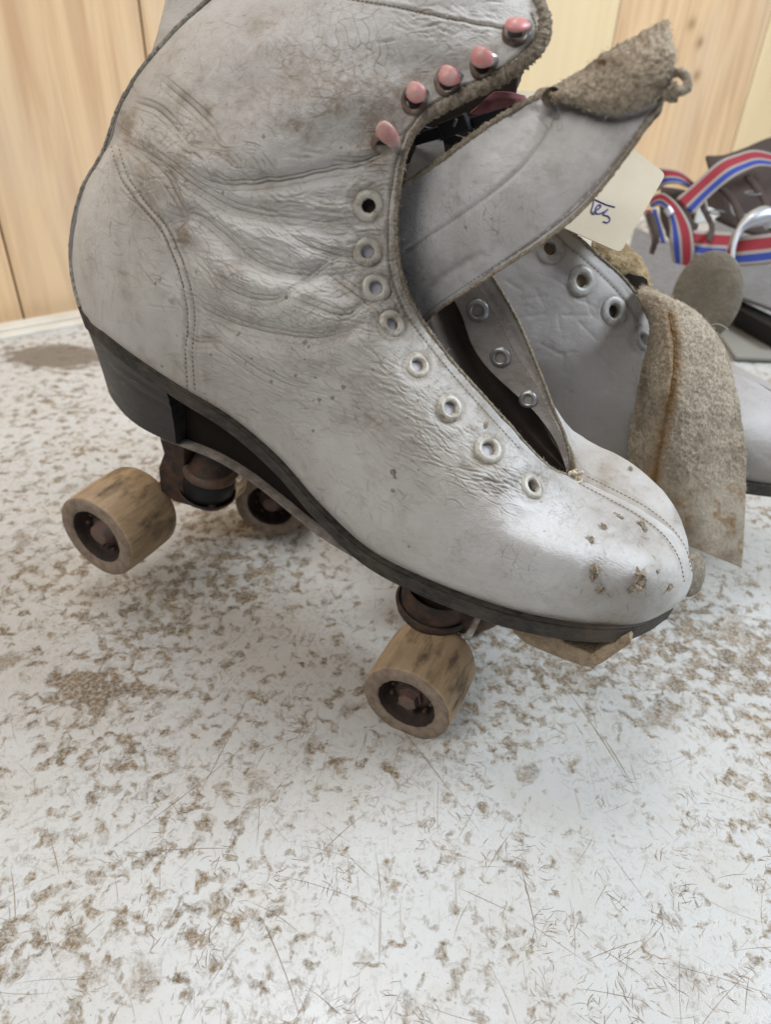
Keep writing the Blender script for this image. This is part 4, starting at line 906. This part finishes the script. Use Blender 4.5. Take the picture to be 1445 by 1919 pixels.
# its suede tongue, hanging forward over the toe
ST = [[(1222,596,-.018),(1208,578,-.022),(1199,563,-.022),(1197,548,-.018),(1206,538,-.012),(1222,536,-.006)],
      [(1216,640,-.030),(1224,612,-.042),(1236,582,-.044),(1262,562,-.040),(1290,572,-.032),(1312,590,-.024)],
      [(1205,685,-.038),(1230,655,-.052),(1262,628,-.054),(1296,612,-.048),(1328,617,-.040),(1352,640,-.032)],
      [(1194,735,-.044),(1225,710,-.058),(1262,692,-.061),(1300,684,-.056),(1340,682,-.048),(1372,697,-.040)],
      [(1184,790,-.048),(1222,778,-.062),(1262,768,-.065),(1305,762,-.061),(1350,760,-.054),(1390,772,-.046)],
      [(1178,850,-.050),(1218,848,-.064),(1262,848,-.067),(1308,850,-.064),(1354,850,-.057),(1399,852,-.050)],
      [(1180,925,-.050),(1220,930,-.063),(1264,935,-.067),(1310,938,-.065),(1356,942,-.059),(1398,950,-.053)],
      [(1190,985,-.048),(1230,1000,-.060),(1270,1015,-.065),(1314,1032,-.065),(1356,1049,-.060),(1391,1064,-.056)]]
def sdisp(x, y):
    h = 1.2 * mm * gnoise(x, y, 60, 81) + .5 * mm * gnoise(x, y, 7, 82) + .35 * mm * gnoise(x, y, 3.5, 83)
    k = np.clip((y - 880) / 60, 0, 1); h = h * (1 - .75 * k); dd, t = seg_dist(x, y, STL); return h - .9 * mm * np.exp(-(dd / 5) ** 2) + .3 * mm * np.exp(-((np.abs(dd) - 14) / 6) ** 2)
STL = [tuple(v) for v in cr([(1256,592),(1266,650),(1262,720),(1248,790),(1236,850),(1224,910),(1214,970)], 30)]
def sdirt(x, y):
    D = .5 * np.clip(gnoise(x, y, 22, 84), 0, 1) + .25 * np.clip(gnoise(x, y, 5, 85), 0, 1)
    dd, t = seg_dist(x, y, STL); return D + .6 * np.exp(-(dd / 3.5) ** 2)
def suede2():
    m = mat('hanging_tongue_suede', (.4, .34, .27), .92, spec=.15); t = NT(m); f = t.noise(620, 4, .8)
    c = t.mix(t.ramp(f, [(.36, 0.0), (.62, 1.0)]), (.27, .225, .165), (.60, .525, .415))
    c = t.mix(t.ramp(t.noise(45, 5, .65), [(.47, 0.0), (.68, .65)]), c, (.15, .115, .08))
    sm = t.mix(t.ramp(t.noise(70, 5, .7), [(.42, 0.0), (.66, .8)]), (.56, .50, .41), (.32, .25, .17))
    c = t.mix(t.attr('low'), c, sm); c = t.mix(t.math('MULTIPLY', t.attr('rust'), .8), c, (.30, .155, .04)); c = t.mix(t.attr('dirt_shade'), c, (.11, .075, .045)); t.col(c)
    p = t.bump(f, .85, .0014); return m
M_st = suede2()
tg2, SP = sheet('tongue', ST, F2, 300, 170, [M_st, M_tongue, M_edge], skate2, .0022, sdisp, sdirt, 1, 2)
tg2['label'] = 'rough grey brown suede tongue hanging forward over the toe'
qx, qy = proj(SP); lowv = np.clip((qy + 30 * gnoise(qx, qy, 25, 86) - 860) / 90, 0, 1); dd, _t2 = seg_dist(qx, qy, STL)
rv = np.exp(-(dd / 14) ** 2) * np.clip(.9 + gnoise(qx, qy, 10, 87), 0, 1) * .95 + lowv * .9 * (gnoise(qx, qy, 26, 88) > .22) * np.clip(.5 + gnoise(qx, qy, 6, 3) * 1.5, 0, 1)
for nm, v in (('low', lowv), ('rust', np.clip(rv, 0, 1))):
    a = tg2.data.attributes.new(nm, 'FLOAT', 'POINT'); a.data.foreach_set('value', v.astype(np.float32).ravel())
bvs = BVHTree.FromPolygons([Vector(v) for v in SP.reshape(-1, 3)], grid_faces(300, 170).tolist())
dashes('stitching', stitch_path([STL[i] for i in range(0, 30, 3)], 10, bvs), .0022, .0004, .0004, M_thread_o, skate2)
f = fibres('suede_nap', SP[5:200:3, ::3].reshape(-1, 3), 2600, .0009, M_fib, tg2, .0007, 25, dirv=-F2.n); f['kind'] = 'stuff'
f = fibres('frayed_fibres', np.concatenate([SP[:, -1], SP[:120, 0], SP[-1], SP[0]]), 1400, .0020, M_fib, tg2, .001, 26); f['kind'] = 'stuff'
tube('loose_thread', [dep(1328, 611, .36), dep(1345, 607, .358), dep(1358, 612, .358), dep(1366, 618, .358)], .00018, M_fib, tg2, 6)
# curled tan lining with a ragged hole beside its lacing edge
CL = [[(1120,500,.004),(1112,480,.006),(1110,455,.010),(1116,440,.014)],[(1150,540,.000),(1150,500,.002),(1150,468,.008),(1152,445,.014)],[(1190,560,.000),(1196,520,.002),(1190,485,.008),(1182,462,.014)],[(1212,565,.000),(1222,540,.002),(1218,512,.008),(1208,490,.014)]]
M_tan = suede('tan_lining', (.50, .40, .24), (.24, .17, .09), 300, .4)
o, CP = sheet('tongue_lining', CL, F2, 70, 50, [M_tan], skate2, .0012, lambda x, y: .9 * mm * gnoise(x, y, 14, 91) + .4 * mm * gnoise(x, y, 5, 92))
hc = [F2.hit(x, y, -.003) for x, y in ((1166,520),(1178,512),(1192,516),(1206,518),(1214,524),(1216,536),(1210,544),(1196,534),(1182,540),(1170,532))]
mesh_np('torn_hole', hc, [list(range(10))], mat('torn_hole_shade', (.09, .085, .085), .9), skate2, smooth=False)  # flat dark patch paints the shade inside the ragged hole

# ------------------------------------------------------------------ paper tag
tag = thing('paper_tag', 'cream card tag with handwritten blue ink, tucked behind the pale tongue', 'tag', tuple(dep(1150, 380, .335)))
TD = lambda x, y: .335 + (x - 1150) * .00004 + (y - 380) * -.00003
cor = [(1040,420),(1163,474),(1248,327),(1130,235),(1000,160)]
cpts = []
def arc(c, a, b, r=10, n=5):
    c, a, b = map(lambda q: np.array(q, float), (c, a, b)); u = (a - c) / np.linalg.norm(a - c); v = (b - c) / np.linalg.norm(b - c); p, q = c + u * r, c + v * r
    return [tuple((1 - t) ** 2 * p + 2 * t * (1 - t) * c + t * t * q) for t in np.linspace(0, 1, n)]
poly = [(960,170),(1020,340)] + arc((1040,420),(1020,340),(1163,474),6) + arc((1163,474),(1040,420),(1248,327)) + arc((1248,327),(1163,474),(1180,272)) + [(1130,235),(1020,172)]
o = mesh_np('card', [dep(x, y, TD(x, y)) for x, y in poly], [list(range(len(poly)))], M_paper, tag, smooth=False); solid(o, .0005, offset=0)
ink = [[(1110,368),(1113,380),(1109,395),(1112,401),(1118,399)],[(1101,367),(1118,375),(1136,383),(1153,388)],[(1112,398),(1121,392),(1127,386),(1122,384),(1117,392),(1119,400),(1126,400)],[(1126,400),(1134,396),(1140,392),(1136,396),(1131,402),(1140,405),(1144,411),(1139,417),(1131,415)]]
for s in ink: tube('pen_stroke', [dep(x, y, TD(x, y) - .0006) for x, y in s], .00029, M_ink, tag, 6, len(s) * 8)
# ------------------------------------------------------------------ cable tie, pink cloth seen in the gap
tie = thing('cable_tie', 'black plastic cable tie looped through the boot tops in the gap behind the lace hooks', 'cable tie', tuple(F1.hit(860, 235, .004)))
def bar(name, a, b, w, m, parent, fr, y, th=.0012):
    a, b = np.array(a, float), np.array(b, float); t = (b - a) / np.linalg.norm(b - a); q = np.array([-t[1], t[0]]) * w / 2
    V = [fr.hit(*(p + s * q), y) for p in (a, b) for s in (-1, 1)]; o = mesh_np(name, V, [[0, 1, 3, 2]], m, parent, smooth=False); solid(o, th, offset=0); b_ = o.modifiers.new('b', 'BEVEL'); b_.width = .0003; return o
bar('strap', (775,262), (965,208), 24, M_plasticblack, tie, F1, .004); bar('buckle', (828,246), (878,226), 32, M_plasticblack, tie, F1, .0015, .003)
bar('strap', (770,240), (900,275), 22, M_plasticblack, tie, F1, .008)
bar('buckle_glint', (850,238), (856,222), 6, mat('painted_nylon_highlight', (.12, .13, .17), .25), tie, F1, -.0005)  # pale bar paints a highlight on the black buckle
cl = thing('cloth_scrap', 'dusty pink cloth scrap poking out of the boot opening beside the cable tie', 'cloth', tuple(F1.hit(920, 200, .010)))
o, _ = sheet('cloth', [[(880,215,.010),(905,190,.010),(925,172,.011)],[(930,215,.012),(940,190,.010),(950,172,.011)],[(985,215,.012),(990,195,.010),(985,178,.012)]], F1, 20, 20, [M_pinkcloth], cl, .001, lambda x, y: .6 * mm * gnoise(x, y, 12, 5))
# boot-top leather behind, lining the gap
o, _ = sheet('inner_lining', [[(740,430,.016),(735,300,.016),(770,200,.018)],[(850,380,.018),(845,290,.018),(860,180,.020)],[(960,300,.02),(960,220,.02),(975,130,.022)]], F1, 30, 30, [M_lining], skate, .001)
o, _ = sheet('inner_lining', [[(755,345,.000),(770,300,.002),(785,262,.006)],[(800,325,.002),(805,290,.004),(812,250,.008)],[(835,305,.004),(832,275,.006),(828,245,.010)]], F1, 30, 30, [M_leather_b], skate, .001)
# ------------------------------------------------------------------ strap-on skates in the background
bgp = ground(1370, 640)
old = thing('strap_on_skate', 'old metal skate with red, white and blue striped straps near the wall', 'roller skate', tuple(bgp))
M_red = mat('strap_red', (.26, .022, .032), .9); M_blue = mat('strap_blue', (.022, .045, .24), .9); M_wht = mat('strap_white', (.29, .255, .23), .9); M_dkl = leather('dark_brown_leather', (.060, .040, .032), (.02, .014, .012), .8, 11, .8)
M_steel = rusty('grey_steel', (.21, .215, .23), (.13, .11, .09), .3, .45, .5); M_shine = mat('bright_steel', (.50, .53, .57), .42, .7)
def strap(top, bot, ds, dsb=None, n=60):
    k = 9; T = cr([dep(x, y, d) for (x, y), d in zip(top, ds)], n); B = cr([dep(x, y, d) for (x, y), d in zip(bot, dsb or ds)], n)
    s = np.linspace(0, 1, k); P = T[:, None] * (1 - s)[None, :, None] + B[:, None] * s[None, :, None]
    mi = np.tile([2, 0, 0, 0, 2, 1, 1, 2], n - 1)
    o = mesh_np('striped_strap', P, grid_faces(n, k).tolist(), [M_red, M_blue, M_wht], old, mi=mi); solid(o, .0018, offset=0); return o
strap([(1268,372),(1300,345),(1345,305),(1380,290),(1415,282),(1460,292)], [(1300,402),(1335,365),(1372,335),(1400,320),(1425,312),(1460,315)], [.60,.60,.60,.61,.62,.64])
strap([(1225,318),(1245,316),(1275,322),(1298,340),(1308,352)], [(1232,358),(1248,346),(1272,344),(1290,352),(1302,358)], [.62,.61,.61,.62,.64])
strap([(1215,372),(1240,362),(1262,375),(1282,400),(1296,430),(1300,470),(1297,500)], [(1222,390),(1238,385),(1250,398),(1256,425),(1256,450),(1258,470),(1262,492)][:7], [.59,.585,.58,.58,.58,.585,.59])
strap([(1300,432),(1330,434),(1370,436)], [(1304,480),(1330,484),(1366,486)], [.60,.60,.60])
strap([(1380,446),(1410,442),(1465,436)], [(1376,500),(1410,498),(1465,492)], [.57,.565,.56])
strap([(1372,440),(1366,460),(1350,488)], [(1386,446),(1384,470),(1372,500)], [.575,.575,.58])
o, _ = sheet('leather_cuff', [[(1325,292,.66),(1332,330,.655),(1322,345,.65)],[(1360,290,.66),(1355,340,.65),(1335,400,.645)],[(1400,275,.66),(1400,350,.65),(1370,420,.64)],[(1440,258,.66),(1440,350,.65),(1420,440,.64)],[(1480,250,.66),(1480,350,.65),(1480,440,.64)]], None, 50, 30, [M_dkl], old, .003, lambda x, y: 2 * mm * gnoise(x, y, 30, 7))
o, _ = sheet('leather_cuff', [[(1240,350,.63),(1238,400,.62),(1250,440,.615)],[(1262,352,.63),(1268,420,.615),(1275,470,.61)],[(1305,360,.635),(1310,420,.62),(1300,440,.61)]], None, 30, 20, [M_dkl], old, .002)
def slabpx(name, pts, z0, z1, m):
    A = [ground(x, y, z1) for x, y in pts]; return quadbox(name, [(a[0], a[1]) for a in A], z0, z1, m, old, .001)
slabpx('steel_footplate', [(1160,540),(1190,425),(1300,470),(1470,500),(1470,585),(1390,555),(1230,560)], .028, .032, M_steel)
slabpx('steel_footplate', [(1300,470),(1350,400),(1470,380),(1470,470)], .040, .043, M_steel)
slabpx('shaded_table_slab', [(1330,600),(1400,575),(1480,600),(1480,672),(1380,668)], .002, .006, mat('shaded_table_grey', (.24, .235, .21), .6))  # grey slab added to stand in for the shaded table top
slabpx('side_rail', [(1385,560),(1470,600),(1470,625),(1385,578)], .006, .024, M_rubber)
slabpx('side_rail', [(1225,538),(1262,540),(1265,552),(1228,548)], .010, .024, M_rubber)
for x, y in ((1300, 500),):
    g = ground(x, y, .018); lathe('steel_wheel', [(0, .003), (0, .017), (.012, .018), (.024, .017), (.024, .003)], (g[0], g[1], .018), (1, .1, 0), M_steel, old, 32)
tube('metal_buckle', [dep(1372,502,.56), dep(1376,460,.558), dep(1388,430,.558), dep(1410,412,.558), dep(1436,405,.56), dep(1446,425,.562)], [.0018, .002, .003, .006, .007, .004], M_shine, old, 14, 60)
o, _ = sheet('white_label', [[(1300,420,.62),(1305,395,.62)],[(1330,415,.62),(1328,388,.62)],[(1352,402,.62),(1340,392,.62)]], None, 12, 8, [mat('white_scrap', (.75, .75, .70), .7)], old, .001)
tube('metal_buckle', [dep(1258,402,.575), dep(1254,395,.575), dep(1250,390,.575)], .003, M_shine, old, 10, 10)
tube('metal_buckle', [dep(1370,375,.62), dep(1374,395,.62), dep(1384,404,.62), dep(1400,404,.62)], .0012, M_shine, old, 8, 20)
for q, (w0, w1) in (([(1312,345,.61),(1318,385,.605),(1335,425,.60),(1328,452,.59)], (.0035, .002)), ([(1335,340,.62),(1372,372,.615),(1395,420,.61)], (.003, .004)), ([(1218,400,.60),(1230,440,.595),(1222,475,.59)], (.004, .002)), ([(1400,330,.63),(1432,372,.62),(1445,430,.60)], (.004, .003))):
    tube('leather_thong', [dep(*p) for p in q], [w0, w1], M_dkl, old, 10, 30, .3, 3, .4)
for x, y, d, a in ((1345, 398, .60, .2), (1412, 362, .62, 1.2)):
    c = dep(x, y, d); tube('roller_buckle', [c + (R * math.cos(t) * .0065 + U * math.sin(t) * .003 + Fw * math.sin(t) * .004) for t in np.linspace(a, a + 4.6, 10)], .0007, M_steel, old, 8, 40)
strap([(1206,395),(1214,420),(1222,452)], [(1232,392),(1240,420),(1250,456)], [.60,.60,.60])
M_disc = suede('faded_leather_disc', (.22, .20, .165), (.16, .145, .115), 200, .1)
# upright oval pad
dc = dep(1325, 556, .50); nrm = O - dc; nrm /= np.linalg.norm(nrm); nrm = nrm + R * -.15 + U * .1; nrm /= np.linalg.norm(nrm)
a = U * .97 + R * .30; a -= nrm * a.dot(nrm); a /= np.linalg.norm(a); b = np.cross(nrm, a); th = np.linspace(0, 2 * np.pi, 48, endpoint=False)
ring = lambda s, z: dc + nrm * z + np.outer(np.cos(th) * .0300 * s, a) + np.outer(np.sin(th) * .0225 * s, b)
V = np.concatenate([[dc + nrm * .0022], ring(.6, .0022), ring(.95, .0018), ring(1, .0), ring(.98, -.003), ring(.6, -.0035)])
F = [[0, 1 + j, 1 + (j + 1) % 48] for j in range(48)] + (grid_faces(5, 48, closed_v=True) + 1).tolist() + [[1 + 4 * 48 + j for j in range(48)]]
mi = [0] * 48 + [0] * 96 + [1] * 96 + [1]
pad = mesh_np('oval_leather_pad', V, F, [M_disc, mat('red_brown_edge', (.16, .06, .04), .7)], old, mi=mi)
bm = bmesh.new(); bm.from_mesh(pad.data); bmesh.ops.recalc_face_normals(bm, faces=bm.faces); bm.to_mesh(pad.data); bm.free()
for o in list(S.objects):
    if 'wloc' in o: del o['wloc']
